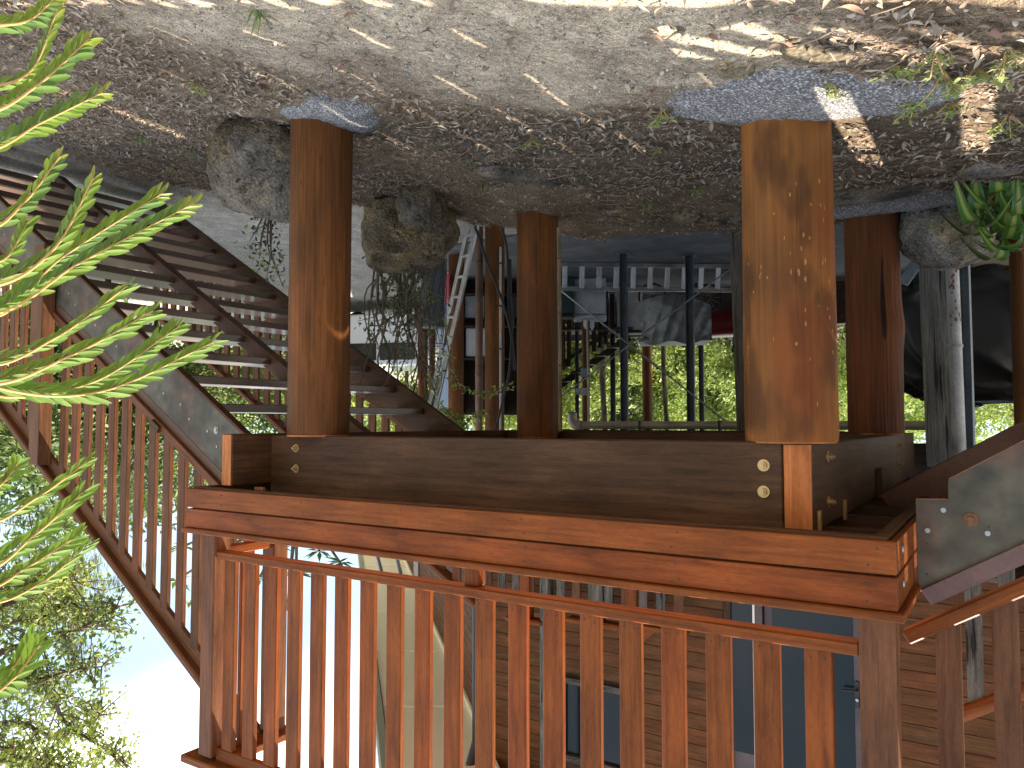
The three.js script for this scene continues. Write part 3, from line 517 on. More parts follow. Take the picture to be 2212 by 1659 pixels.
// ---- stair with notched plate going down beside the flecked pole
{
  const z1 = -3.2, z2 = -5.5, zm = -4.35;
  const S = thing('staircase', 'stair with a notched dark steel plate and rusty bolt fixed to the landing side', 'staircase', [-0.8, 1.0, -3.9]);
  const yb = x => 1.458 + 0.615 * (x - 0.182), yt = x => 1.857 + 0.615 * (x - 0.269), X1 = -2.2;
  const sh = new THREE.Shape(); sh.moveTo(0.288, 1.535); sh.lineTo(0.184, 1.530); sh.lineTo(0.182, yb(0.182)); sh.lineTo(X1, yb(X1)); sh.lineTo(X1, yt(X1)); sh.lineTo(0.288, yt(0.288));
  const pl = put(S, 'stringer', new THREE.ExtrudeGeometry(sh, { depth: 0.02, bevelEnabled: true, bevelSize: 0.0015, bevelThickness: 0.0015, bevelSegments: 1 }).translate(0, 0, z1 - 0.01), M.steel);
  const edge = []; edge.push(bar(V(0.18, yb(0.18) - 0.004, z1), V(X1, yb(X1) - 0.004, z1), 0.026, 0.006, 0.001), bar(V(0.288, 1.531, z1), V(0.186, 1.526, z1), 0.026, 0.006, 0.001)); put(pl, 'rusty_edge', merge(edge), M.rust);
  put(S, 'flat_bar', bar(V(0.262, yt(0.262) + 0.03, z1 + 0.012), V(X1, yt(X1) + 0.03, z1 + 0.012), 0.03, 0.062, 0.002), M.strip);
  const cs = put(S, 'centre_stringer', bar(V(0.50, 1.70, zm), V(X1, 1.70 + 0.61 * (X1 - 0.50), zm), 0.09, 0.20, 0.004), M.flange);
  put(S, 'stringer', bar(V(0.29, 1.70, z2), V(X1, 1.70 + 0.615 * (X1 - 0.29), z2), 0.03, 0.32, 0.004), M.flange);
  const zz = z1 + 0.0125, disc = (x, y, r, h, n = 20) => new THREE.CylinderGeometry(r, r, h, n).rotateX(Math.PI / 2).translate(x, y, zz + h / 2);
  put(pl, 'bolt', merge([disc(0.115, 1.594, 0.025, 0.004, 26), disc(0.115, 1.594, 0.013, 0.016, 6)]), M.rust);
  for (const [x, y] of [[0.252, 1.642], [0.066, 1.638], [0.20, 1.565], [-0.25, 1.45], [-0.32, 1.44]]) put(pl, 'screw', merge([disc(x, y, 0.009, 0.004), disc(x, y, 0.004, 0.006)]), M.zinc);
  put(pl, 'holes', merge([[0.255, 1.69], [0.258, 1.80], [0.062, 1.615], [-0.2, 1.40]].map(([x, y]) => disc(x, y, 0.0035, 0.0012))), M.black);
  for (let k = 0; k < 6; k++) { const x = 0.285 - 0.33 * k, y = 1.66 - 0.203 * k; const t = put(S, 'tread', bb(x - 0.292, x, y - 0.05, y, z2 + 0.018, z1 - 0.013, 0.006), M.tread[k % 3]); }
  // balustrade
  const B = thing('stair_balustrade', 'sloping balustrade with wide dark balusters rising from the notched steel plate stair', 'balustrade', [-0.6, 1.6, z1]);
  const yr = x => 1.985 + 0.612 * (x - 0.31);
  put(B, 'bottom_rail', bar(V(0.33, yr(0.33) + 0.035, z1 + 0.02), V(X1, yr(X1) + 0.035, z1 + 0.02), 0.07, 0.05, 0.006), M.red[1]);
  put(B, 'handrail', bar(V(0.33, yr(0.33) + 1.12, z1 + 0.01), V(X1, yr(X1) + 1.12, z1 + 0.01), 0.14, 0.05, 0.008), M.red[2]);
  put(B, 'sub_rail', bar(V(0.33, yr(0.33) + 1.06, z1 + 0.01), V(X1, yr(X1) + 1.06, z1 + 0.01), 0.035, 0.07, 0.005), M.brown[2]);
  for (let k = 0; k < 14; k++) { const x = 0.196 - 0.1735 * k; put(B, 'baluster', bb(x - 0.040, x + 0.040, yr(x) + 0.045, yr(x) + 1.04, z1 + 0.002, z1 + 0.033, 0.004), M.brown[(k * 2 + 1) % 5]); }
  const C = thing('stair_balustrade', 'far side balustrade of the notched plate stair with a rounded handrail', 'balustrade', [-0.6, 1.6, z2]);
  put(C, 'bottom_rail', bar(V(0.3, yr(0.3) + 0.03, z2), V(X1, yr(X1) + 0.03, z2), 0.05, 0.05, 0.004), M.brown[1]);
  put(C, 'handrail', taper([V(0.3, yr(0.3) + 1.06, z2), V(X1, yr(X1) + 1.06, z2)], 0.045, 0.045, 14), M.red[3]);
  for (let k = 0; k < 13; k++) { const x = 0.20 - 0.1735 * k; put(C, 'baluster', bb(x - 0.045, x + 0.045, yr(x) + 0.03, yr(x) + 1.03, z2 - 0.03, z2, 0.004), pick(M.grey)); }
}

// ================================================================ HOUSE ABOVE
{
  const Z = -7.0, F = 2.40, H = thing('timber_house', 'brown weatherboard house on stilts with a dark glass door behind the balustrade', 'house', [0.2, F, -10]);
  const T = 5.32, pitch = 0.14, x0 = -4.6, x1 = 4.84;
  put(H, 'floor_frame', bb(x0, x1, 2.12, F, -13, Z - 0.05, 0.01), M.dark[0]);
  put(H, 'bearer', bb(x0, x1, 1.42, 2.11, Z - 0.16, Z - 0.08, 0.01), M.dark[1]);
  put(H, 'bearer', bb(x0, x1, 1.75, 2.11, -12.9, -12.75, 0.01), M.dark[2]);
  put(H, 'wall_core', merge([bb(x0 + 0.02, 0.90, F, T, Z - 0.18, Z - 0.04, 0.01), bb(2.27, 3.16, F, T, Z - 0.18, Z - 0.04, 0.01), bb(3.96, x1 - 0.02, F, T, Z - 0.18, Z - 0.04, 0.01), bb(0.90, 2.27, 4.45, T, Z - 0.18, Z - 0.04, 0.01), bb(3.16, 3.96, F, 3.86, Z - 0.18, Z - 0.04, 0.01), bb(3.16, 3.96, 4.66, T, Z - 0.18, Z - 0.04, 0.01),
    bb(x0 + 0.02, x1 - 0.02, F, T, -13, -12.86, 0.01), bb(x0, x0 + 0.14, F, T, -12.8, Z - 0.2, 0.01), bb(x1 - 0.16, x1 - 0.02, F, T, -12.8, Z - 0.2, 0.01)]), M.dark[0]);
  let row = 0; for (let y = F; y < T - 0.05; y += pitch, row++) {
    const segs = []; const door = y < 4.44, win = y + pitch > 3.86 && y < 4.66; let a = -2.2;
    if (door) { segs.push([a, 0.96]); a = 2.22; } if (win) { segs.push([a, 3.20]); a = 3.92; } segs.push([a, x1]);
    for (const [p, q] of segs) put(H, 'weatherboard', bar(V(p, y + 0.068, Z - 0.018), V(q, y + 0.068, Z - 0.018), 0.026, 0.137, 0.004), M.board[(row * 5 + Math.abs(Math.round(p))) % 6]);
  }
  for (let i = 0; i < 17; i++) { const y = F + 0.07 + i * 0.14; put(H, 'weatherboard', bb(x1 - 0.012, x1 + 0.012, y, y + 0.136, -12.9, Z - 0.03, 0.003), M.board[i % 6]); }
  const door = put(H, 'door', bb(1.06, 1.86, F, 4.44, Z - 0.07, Z - 0.03, 0.003), M.doorFrame);
  put(door, 'glass', bb(1.13, 1.79, F + 0.25, 4.36, Z - 0.031, Z - 0.024, 0.001), M.glassDark);
  const hx = 1.105; put(door, 'handle', merge([bb(hx - 0.018, hx + 0.018, 3.40, 3.62, Z - 0.028, Z - 0.016, 0.004), taper([V(hx, 3.47, Z - 0.01), V(hx, 3.47, Z + 0.03), V(hx + 0.11, 3.475, Z + 0.035)], 0.011, 0.009, 8)]), M.black);
  put(door, 'lock', new THREE.CylinderGeometry(0.013, 0.013, 0.02, 14).rotateX(Math.PI / 2).translate(hx, 3.55, Z - 0.008), M.zinc);
  put(H, 'door_jamb', merge([bb(0.97, 1.05, F, 4.52, Z - 0.06, Z + 0.01, 0.003), bb(1.87, 1.93, F, 4.52, Z - 0.06, Z + 0.012, 0.003), bb(0.97, 2.25, 4.455, 4.53, Z - 0.06, Z + 0.006, 0.003)]), M.doorFrame);
  const sl = put(H, 'side_window', bb(1.94, 2.19, F, 4.44, Z - 0.07, Z - 0.03, 0.003), M.doorFrame);
  put(sl, 'glass', bb(1.96, 2.15, F + 0.1, 4.2, Z - 0.029, Z - 0.022, 0.001), M.glassDark);
  put(sl, 'frame', bb(2.155, 2.215, F, 4.44, Z - 0.03, Z + 0.008, 0.003), M.beam[0]);
  put(sl, 'stop', bb(1.935, 1.955, F + 0.1, 4.3, Z - 0.03, Z + 0.004, 0.002), M.cream);
  const w = put(H, 'window', merge([bb(3.18, 3.24, 3.84, 4.68, Z - 0.06, Z + 0.01, 0.004), bb(3.88, 3.94, 3.84, 4.68, Z - 0.06, Z + 0.01, 0.004), bb(3.24, 3.88, 4.62, 4.68, Z - 0.06, Z + 0.01, 0.004), bb(3.24, 3.88, 3.84, 3.90, Z - 0.06, Z + 0.03, 0.004)]), M.grey[0]);
  put(w, 'glass', bb(3.24, 3.88, 3.90, 4.62, Z - 0.05, Z - 0.04, 0.001), M.glassDark);
  put(H, 'soffit', bb(x0 - 0.3, x1 + 0.35, T, T + 0.06, -13.4, -6.55, 0.01), M.cream);
  put(H, 'gutter', bb(x0 - 0.3, x1 + 0.35, T + 0.01, T + 0.16, -6.549, -6.44, 0.02), M.gutter);
  const sh = new THREE.Shape(); sh.moveTo(-6.5, T + 0.08); sh.lineTo(-10, T + 1.2); sh.lineTo(-13.4, T + 0.08);
  put(H, 'roof', new THREE.ExtrudeGeometry(sh, { depth: x1 - x0 + 0.6, bevelEnabled: false }).applyMatrix4(new THREE.Matrix4().makeBasis(V(0, 0, 1), V(0, 1, 0), V(1, 0, 0)).setPosition(x0 - 0.3, 0, 0)), M.gutter);
  put(H, 'downpipe', merge([taper([V(4.93, 2.2, -6.94), V(4.93, 4.7, -6.94)], 0.05, 0.05, 14), taper([V(4.93, 4.7, -6.94), V(4.93, 5.3, -6.6)], 0.05, 0.05, 14)]), M.black);
}
// deck rail in front of the weatherboards
{
  const B = thing('deck_balustrade', 'weathered slatted balustrade with cap rails in front of the weatherboard wall', 'balustrade', [3.6, 2.4, -6.6]);
  put(B, 'bottom_rail', bb(2.42, 4.7, 2.46, 2.51, -6.66, -6.60, 0.004), M.beam[0]);
  for (const [a, b, y] of [[2.42, 3.05, 3.08], [3.06, 3.62, 3.12], [3.9, 4.32, 3.20]]) put(B, 'cap_rail', bb(a, b, y, y + 0.05, -6.70, -6.56, 0.012), M.red[4]);
  for (const [x, y1, m] of [[2.95, 3.08, 0], [3.30, 3.12, 1], [4.10, 3.20, 2], [4.62, 3.05, 3]]) put(B, 'post', bb(x - 0.055, x + 0.055, 2.2, y1, -6.69, -6.58, 0.005), m % 2 ? M.grey[m] : M.red[m]);
  put(B, 'tall_post', bb(3.83, 3.93, 2.2, 5.3, -6.70, -6.60, 0.005), M.grey[1]);
  put(B, 'brace', bar(V(2.65, 3.0, -6.72), V(3.0, 3.32, -6.72), 0.05, 0.09, 0.004), M.red[2]);
  for (let i = 0; i < 13; i++) { const x = 2.5 + i * 0.172; put(B, 'baluster', bb(x - 0.043, x + 0.043, 2.51, 3.06, -6.645, -6.615, 0.004), i % 3 ? M.grey[i % 4] : M.brown[i % 5]); }
  put(B, 'deck_board', bb(-2, 4.8, 2.36, 2.398, -7.04, -6.56, 0.004), M.grey[2]);
}
// neighbouring wing with a deep cream eave, turned by half a right angle
{
  const y = 4.9, a = atY(1100, 1720, y), b = atY(866, 1190, y), c = atY(845, 1720, y), d = atY(779, 1190, y);
  const W = thing('house_wing', 'wing with a deep cream eave lining, green-grey gutter and brown boards', 'house', [b.x, 2.4, b.z]);
  const prism = (pts, y0, y1) => { const P = []; const q = pts.map(p => [p.x, p.z]); const tri = (A, B, C) => P.push(...A, ...B, ...C); const lo = q.map(p => [p[0], y0, p[1]]), hi = q.map(p => [p[0], y1, p[1]]); tri(lo[0], lo[1], lo[2]); tri(lo[0], lo[2], lo[3]); tri(hi[0], hi[2], hi[1]); tri(hi[0], hi[3], hi[2]); for (let i = 0; i < 4; i++) { const j = (i + 1) % 4; tri(lo[i], hi[i], hi[j]); tri(lo[i], hi[j], lo[j]); } const g = new THREE.BufferGeometry(); g.setAttribute('position', new THREE.Float32BufferAttribute(P, 3)); g.computeVertexNormals(); return boxUV(g); };
  const lerp = (p, q, t) => p.clone().lerp(q, t);
  const n = 6; for (let i = 0; i < n; i++) { const t0 = i / n + 0.0008, t1 = (i + 1) / n - 0.0008; put(W, 'soffit_panel', prism([lerp(a, b, t0), lerp(c, d, t0), lerp(c, d, t1), lerp(a, b, t1)], y, y + 0.03), M.cream); if (i) put(W, 'joint_strip', prism([lerp(a, b, i / n - 0.002), lerp(c, d, i / n - 0.002), lerp(c, d, i / n + 0.002), lerp(a, b, i / n + 0.002)], y - 0.012, y + 0.002), M.cream); }
  put(W, 'floor_frame', prism([V(4.95, 0, -7.3), V(13.2, 0, -16.6), V(10, 0, -17), V(-4.4, 0, -16.9)], 2.0, 2.09), M.dark[1]);  // unseen floor sheet added and spread wide to keep sun off the under-house area
  put(W, 'gutter', bar(c.clone().add(V(0.03, 0.05, 0)), d.clone().add(V(0.03, 0.05, 0)), 0.13, 0.16, 0.02), M.gutter);
  put(W, 'roof', prism([lerp(a, b, -0.02).add(V(-1.5, 0, -0.6)), c, d, b.clone().add(V(-1.5, 0, -0.6))], y + 0.14, y + 0.22), M.gutter);
  put(W, 'cornice', bar(a.clone().add(V(0.02, -0.03, 0)), b.clone().add(V(0.02, -0.03, 0)), 0.05, 0.06, 0.01), M.cream);
  const k = lerp(a, b, 0.06); for (let i = 0; i < 16; i++) put(W, 'weatherboard', bar(V(k.x - 0.02, y - 0.14 - i * 0.155, k.z), V(b.x - 0.02, y - 0.14 - i * 0.155, b.z), 0.03, 0.15, 0.004), M.board[i % 6]);
  put(W, 'wall_core', bar(V(k.x - 0.09, y - 1.3, k.z), V(b.x - 0.09, y - 1.3, b.z), 0.08, 2.5, 0.01), M.dark[0]);
  const e = b.clone().sub(a).normalize(), vent = lerp(a, b, 0.62), sp = []; for (let i = 0; i < 4; i++) sp.push(bar(vent.clone().add(V(0.05, -0.25 - i * 0.14, 0)), vent.clone().addScaledVector(e, 0.9).add(V(0.05, -0.25 - i * 0.14, 0)), 0.03, 0.03, 0.004)); for (let i = 0; i < 5; i++) { const q = vent.clone().addScaledVector(e, i * 0.22).add(V(0.05, -0.23, 0)); sp.push(bar(q, q.clone().add(V(0, -0.46, 0)), 0.03, 0.03, 0.004)); }
  put(W, 'white_louvre', merge(sp), M.white);
  for (const [X0, Y0, X1, Y1] of [[812, 1190, 824, 1235], [857, 1205, 866, 1240], [828, 1262, 836, 1292]]) { const p = at(X0, Y0, 19), q = at(X1, Y1, 18.6); put(W, 'steel_strut', bar(p, q, 0.07, 0.07, 0.005), M.postSteelPale); }
}

// ================================================================ THINGS UNDER AND BESIDE THE HOUSE
const yawTo = p => Math.atan2(EYE.x - p.x, EYE.z - p.z);
function fbox(p, w, h, d, c = 0.01, yaw) { return cbox(w, h, d, c, w > h ? 0 : 1).rotateY(yaw ?? yawTo(p)).translate(p.x, p.y + h / 2, p.z); }
const SL = LOW + 0.05;
function vpost(name, label, cat, X0, X1, dist, y1, m, group, round, y0 = SL) {
  const p = at((X0 + X1) / 2, 800, dist), w = at(X0, 800, dist).distanceTo(at(X1, 800, dist)), t = thing(name, label, cat, [p.x, y0, p.z], group);
  if (round) put(t, 'shaft', poleGeo(p.x, p.z, w / 2, y0, y1, { seed: X0 * 0.013, rough: 0.02, taper: 0.04 }), m);
  else { p.y = y0; const g = []; const yaw = yawTo(p) + 0.25, hh = y1 - y0; const part = (dx, dz, ww, dd) => cbox(ww, hh, dd, 0.003, 1).translate(dx, hh / 2, dz).rotateY(yaw).translate(p.x, y0, p.z); put(t, 'web', part(0, -w * 0.3, w, 0.008), m); put(t, 'flange', part(-w / 2, 0, 0.008, w * 0.62), m); put(t, 'flange', part(w / 2, 0, 0.008, w * 0.62), m); put(t, 'base_plate', cbox(w * 2, 0.012, w * 2, 0.002).rotateY(yaw).translate(p.x, y0 + 0.006, p.z), m); }
  return t;
}
// stilts near the viewer's far corner
{ const p = at(2028, 800, 7.0), t = thing('grey_pole', 'grey weathered house pole beside the white drainpipe', 'pole', [p.x, LOW, p.z]); put(t, 'trunk', poleGeo(p.x, p.z, 0.145, LOW - 0.1, 2.10, { seed: 6.6, rough: 0.035, lean: [-0.05, 0], swap: true }), M.poleGrey); put(t, 'collar_band', taper([V(p.x - 0.045, 1.60, p.z), V(p.x - 0.045, 1.615, p.z)], 0.155, 0.155, 30), M.black); }
{ const a = at(2056, 560, 6.75), b = at(2073, 990, 6.75), t = thing('drainpipe', 'white plastic drainpipe with scuffed red paint on the grey house pole', 'pipe', [a.x, a.y, a.z]); const a2 = a.clone().lerp(b, -0.4); put(t, 'pipe', taper([a2, b.clone().lerp(a, -0.25)], 0.046, 0.046, 20), M.white); for (const f of [0.44, 0.97]) { const q = a.clone().lerp(b, f); put(t, 'clip', taper([q.clone().add(V(0, -0.012, 0)), q.clone().add(V(0, 0.012, 0))], 0.054, 0.054, 20), M.white); } const r = []; for (let i = 0; i < 26; i++) { const q = a.clone().lerp(b, rr(0, 0.34)), f = rr(-0.5, 1.2); r.push(bb(-0.006, 0.006, 0, rr(0.01, 0.035), 0.0, 0.001, 0.0002).translate(0, 0, 0.0462).rotateY(yawTo(q) - f).translate(q.x, q.y, q.z)); } put(t, 'paint_scuffs', merge(r), mat([0.25, 0.05, 0.04])); }
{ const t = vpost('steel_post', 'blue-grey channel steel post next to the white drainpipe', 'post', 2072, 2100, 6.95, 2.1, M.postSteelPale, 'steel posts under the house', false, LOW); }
{ const a = at(1950, 612, 8.2), b = at(1995, 548, 8.2), t = thing('steel_brace', 'short sloping pale steel brace behind the cracked pole', 'brace', [b.x, b.y, b.z]); put(t, 'bar', bar(a, b.clone().lerp(a, -1.2), 0.06, 0.10, 0.005), M.postSteelPale); }
{ const a = at(1590, 505, 6.9), b = at(1607, 948, 6.9), t = thing('weathered_post', 'silvery weathered square post leaning beside the flecked orange pole', 'post', [a.x, a.y, a.z]); put(t, 'shaft', bar(a.clone().lerp(b, -0.15), b.clone().lerp(a, -0.12), 0.10, 0.10, 0.02, V(0.84, 0, 0.54)), M.grey[0]); }
// boat on a trailer under black tarpaulin
{
  const D = 12, c = at(2120, 735, D), t = thing('covered_boat', 'boat on a trailer hidden under a crumpled black tarpaulin', 'boat', [c.x, SL, c.z]);
  const g = mergeVertices(new THREE.IcosahedronGeometry(1, 44).deleteAttribute('uv').deleteAttribute('normal')), p = g.attributes.position, yw = yawTo(c) + 0.15, cs = Math.cos(yw), sn = Math.sin(yw);
  for (let i = 0; i < p.count; i++) {
    let x = p.getX(i), y = p.getY(i), z = p.getZ(i); const sx = Math.sign(x) * Math.abs(x) ** 0.55, sy = Math.sign(y) * Math.abs(y) ** 0.5, sz = Math.sign(z) * Math.abs(z) ** 0.6;
    const fold = 1 + 0.14 * (fbm3(x * 2.2, y * 2.2, z * 2.2, 3) - 0.5) + 0.10 * Math.abs(n3(x * 7 + y * 3, y * 2, z * 7) - 0.5) - 0.06 * Math.abs(Math.sin(x * 9 + y * 4 + 2 * n3(x * 3, y * 3, z))) ;
    x = sx * 1.25 * fold * (1 - 0.25 * Math.max(0, -y)); y = sy * 0.86 * fold; z = sz * 1.7 * fold; if (sx > 0.3) x -= 0.25 * Math.max(0, y + 0.2);
    p.setXYZ(i, c.x + x * cs + z * sn, c.y + y, c.z - x * sn + z * cs);
  }
  g.computeVertexNormals(); put(t, 'tarpaulin', boxUV(g), M.tarp);
  const wc = at(2128, 590, D - 0.9), wy = yawTo(wc) - 0.35; const wr = wc.y - SL; const wheel = put(t, 'wheel', new THREE.TorusGeometry(wr * 0.74, wr * 0.26, 16, 40).scale(1, 1, 1.2).rotateY(wy).translate(wc.x, wc.y, wc.z), M.rubber);
  put(wheel, 'rim', merge([new THREE.CylinderGeometry(wr * 0.52, wr * 0.58, 0.10, 30).rotateX(Math.PI / 2), new THREE.CylinderGeometry(wr * 0.22, wr * 0.25, 0.15, 18).rotateX(Math.PI / 2)]).rotateY(wy).translate(wc.x, wc.y, wc.z), mat([0.32, 0.29, 0.24], { metalness: 0.6, roughness: 0.4 }));
  const w2 = at(2170, 596, D - 0.4); put(t, 'wheel', new THREE.TorusGeometry(wr * 0.74, wr * 0.24, 14, 36).rotateY(wy).translate(w2.x, w2.y, w2.z), M.rubber);
  const f0 = at(1962, 665, D - 0.5), f1 = at(2230, 655, D - 0.5); put(t, 'trailer_frame', bar(f0, f1, 0.08, 0.14, 0.01), M.white); const f2 = at(1960, 705, D), f3 = at(1995, 690, D); put(t, 'trailer_winch', merge([bar(f2, f3, 0.05, 0.05, 0.005), bar(at(1965, 690, D), at(1985, 715, D), 0.04, 0.04, 0.004)]), M.zinc);
  put(t, 'boat_trim', bar(at(2040, 855, D + 0.4), at(2230, 852, D + 0.6), 0.05, 0.04, 0.005), M.black);
}
{ const p = at(2206, 800, 6.2), t = thing('timber_pole', 'slim red-brown pole at the edge of the view beyond the striped-leaf plant', 'pole', [p.x, LOW, p.z]); put(t, 'trunk', poleGeo(p.x, p.z, 0.05, LOW - 0.1, 1.6, { seed: 2.6 }), M.poleMid); }
// steel posts and tie rods
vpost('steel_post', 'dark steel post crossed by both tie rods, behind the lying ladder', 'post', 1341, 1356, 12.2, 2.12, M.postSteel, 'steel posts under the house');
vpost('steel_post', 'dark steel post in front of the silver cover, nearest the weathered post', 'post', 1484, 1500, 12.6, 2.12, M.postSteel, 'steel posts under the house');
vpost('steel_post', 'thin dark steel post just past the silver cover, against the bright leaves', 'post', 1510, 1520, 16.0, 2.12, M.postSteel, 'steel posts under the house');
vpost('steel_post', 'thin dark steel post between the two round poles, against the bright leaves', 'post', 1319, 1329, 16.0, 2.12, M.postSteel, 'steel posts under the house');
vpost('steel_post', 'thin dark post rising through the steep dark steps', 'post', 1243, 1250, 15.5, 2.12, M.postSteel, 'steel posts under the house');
vpost('house_pole', 'round brown house pole carrying the white power boxes', 'pole', 1257, 1274, 14.6, 2.12, M.poleMid, 'round poles under the house', true);
vpost('house_pole', 'round brown house pole behind the silver cover', 'pole', 1387, 1409, 17.5, 2.12, M.poleMid, 'round poles under the house', true);
{ const p = at(1262, 838, 14.35), t = thing('power_box', 'white double power outlet boxes on the round brown pole', 'power outlet', [p.x, p.y, p.z]); put(t, 'box', fbox(p, 0.13, 0.14, 0.07), M.white); const q = at(1250, 838, 14.4); put(t, 'box', fbox(q, 0.10, 0.12, 0.07), M.white); const s = at(1263, 795, 14.35); put(t, 'switch_box', fbox(s, 0.16, 0.17, 0.06), mat([0.2, 0.25, 0.27])); put(t, 'conduit', taper([at(1268, 690, 14.3), at(1271, 930, 14.3)], 0.014, 0.014, 8), M.white); }
{ const P = 'tie rods bracing the house frame'; for (const [a, b, l] of [[[1205, 622], [1602, 937], 'steel tie rod from low beside the middle pole to the weathered post top'], [[1205, 862], [1594, 568], 'steel tie rod crossing in front of the silver cover']]) { const p = at(...a, 11.6), q = at(...b, 12.4), t = thing('tie_rod', l, 'rod', [p.x, p.y, p.z], P); put(t, 'rod', taper([p, q], 0.013, 0.013, 8), M.zinc); const m = p.clone().lerp(q, 0.5), d = q.clone().sub(p).normalize().multiplyScalar(0.12); put(t, 'turnbuckle', taper([m.clone().sub(d), m.clone().add(d)], 0.022, 0.022, 8), M.zinc); } }
// ladder lying on its edge
{
  const a = atY(1170, 566, SL), b = atY(1612, 571, SL), t = thing('ladder', 'aluminium ladder lying on its edge across the concrete floor', 'ladder', [a.x, SL, a.z], 'aluminium ladders'); const up = V(0, 0.43, 0), back = b.clone().sub(a).normalize().cross(V(0, 1, 0)).multiplyScalar(0.08);
  put(t, 'rail', bar(a.clone().add(V(0, 0.04, 0)), b.clone().add(V(0, 0.04, 0)), 0.03, 0.075, 0.004), M.alu); const up2 = up.clone().add(back); put(t, 'rail', bar(a.clone().add(up2), b.clone().add(up2), 0.03, 0.075, 0.004), M.alu);
  const n = 12; for (let i = 0; i < n; i++) { const p = a.clone().lerp(b, (i + 0.35) / n); put(t, 'rung', bar(p.clone().add(V(0, 0.05, 0)), p.clone().add(up2), 0.05, 0.085, 0.012, V(0.54, 0, -0.84)), M.alu); }
}
// ladder leaning
{
  const t = thing('ladder', 'aluminium ladder leaning upright beside the pale corrugated sheet', 'ladder', [4.9, LOW, -7.6], 'aluminium ladders'); const a0 = at(1032, 478, 9.6), a1 = at(940, 885, 10.5), b0 = at(1012, 488, 10.0), b1 = at(929, 872, 10.9);
  put(t, 'rail', bar(a0, a1, 0.03, 0.09, 0.004), M.alu); put(t, 'rail', bar(b0, b1, 0.03, 0.09, 0.004), M.alu);
  for (let i = 0; i < 9; i++) { const f = 0.06 + i * 0.108; put(t, 'rung', bar(a0.clone().lerp(a1, f), b0.clone().lerp(b1, f), 0.05, 0.035, 0.006), M.alu); }
}
// poles and pipes between the boulder and the middle pole
vpost('house_pole', 'red-brown house pole behind the leaning ladder', 'pole', 968, 1002, 12.3, 2.6, M.poleMid, 'round poles under the house', true, LOW);
vpost('house_pole', 'red-brown house pole with a white conduit, next to the brown plastic pipe', 'pole', 1047, 1090, 9.9, 2.6, M.poleMid, 'round poles under the house', true, LOW);
{ const p = at(1035, 800, 10.1), t = thing('downpipe', 'brown plastic downpipe standing beside the pole with the white conduit', 'pipe', [p.x, LOW, p.z]); put(t, 'pipe', taper([V(p.x, LOW, p.z), V(p.x, 2.5, p.z)], 0.050, 0.050, 18), M.pipeBrown); for (const y of [-0.9, 0.6]) put(t, 'bracket', taper([V(p.x, y, p.z), V(p.x, y + 0.03, p.z)], 0.056, 0.056, 18), M.pipeBrown); }
{ const p = at(1081, 800, 9.72), t = thing('conduit', 'thin white conduit clipped to the red-brown pole', 'conduit', [p.x, LOW, p.z]); put(t, 'tube', taper([V(p.x, -1.0, p.z), V(p.x, 2.4, p.z)], 0.014, 0.014, 10), M.white); for (let i = 0; i < 5; i++) put(t, 'saddle', bb(p.x - 0.03, p.x + 0.03, -0.8 + i * 0.55, -0.775 + i * 0.55, p.z - 0.02, p.z + 0.02, 0.004), M.black); }
{ const a = at(1207, 492, 5.45), b = at(1211, 932, 5.35), t = thing('bamboo_stake', 'thin pale stake standing along the smooth middle pole', 'stake', [a.x, a.y, a.z]); put(t, 'stake', taper([a, b], 0.014, 0.012, 10), mat([0.5, 0.4, 0.26], { map: tBark })); put(t, 'joint', merge([0.15, 0.42, 0.68].map(f => { const q = a.clone().lerp(b, f); return taper([q, q.clone().add(V(0, 0.012, 0))], 0.017, 0.017, 10); })), M.twig); }
{ const t = thing('garden_hose', 'black hose and cable looped between the downpipe and the middle pole', 'hose', [4.0, -1, -7]); const D = 9.0; put(t, 'hose', taper(curve([at(985, 470, D), at(1012, 463, D), at(1030, 500, D), at(1050, 560, D), at(1085, 650, D), at(1104, 720, D), at(1112, 800, D)], 40), 0.018, 0.018, 8), M.black); put(t, 'hose', taper(curve([at(1040, 462, D), at(1070, 470, D), at(1092, 520, D), at(1098, 600, D), at(1100, 680, D), at(1108, 700, D), at(1104, 660, D), at(1102, 560, D)], 40), 0.016, 0.016, 8), M.black); put(t, 'cable', taper(curve([at(1107, 690, D), at(1100, 800, D), at(1085, 870, D), at(1070, 930, D)], 20), 0.014, 0.014, 8), M.black); }
// pale corrugated sheet, umbrella, tub, posts
{
  const t = thing('corrugated_sheet', 'pale blue-white corrugated plastic sheet standing behind the leaning ladder', 'sheet', [6.5, LOW, -8.6]); const P = [], I = [], n = 72, m = 8; const tl = at(949, 885, 12.9), tr = at(990, 885, 12.7), bl = at(948, 600, 12.9), br = at(988, 575, 12.7);
  for (let j = 0; j <= m; j++) for (let i = 0; i <= n; i++) { const p = bl.clone().lerp(br, i / n).lerp(tl.clone().lerp(tr, i / n), j / m); p.z += 0.014 * Math.sin(i / n * Math.PI * 2 * 11); P.push(p.x, p.y, p.z); }
  for (let j = 0; j < m; j++) for (let i = 0; i < n; i++) { const a = j * (n + 1) + i; I.push(a, a + 1, a + n + 1, a + 1, a + n + 2, a + n + 1); }
  const g = new THREE.BufferGeometry(); g.setAttribute('position', new THREE.Float32BufferAttribute(P, 3)); g.setIndex(I); g.computeVertexNormals(); put(t, 'sheet', g, mat([0.55, 0.62, 0.74], { side: THREE.DoubleSide, roughness: 0.5 })); put(t, 'top_batten', bar(tl, tr, 0.03, 0.05, 0.004), M.grey[1]);
}
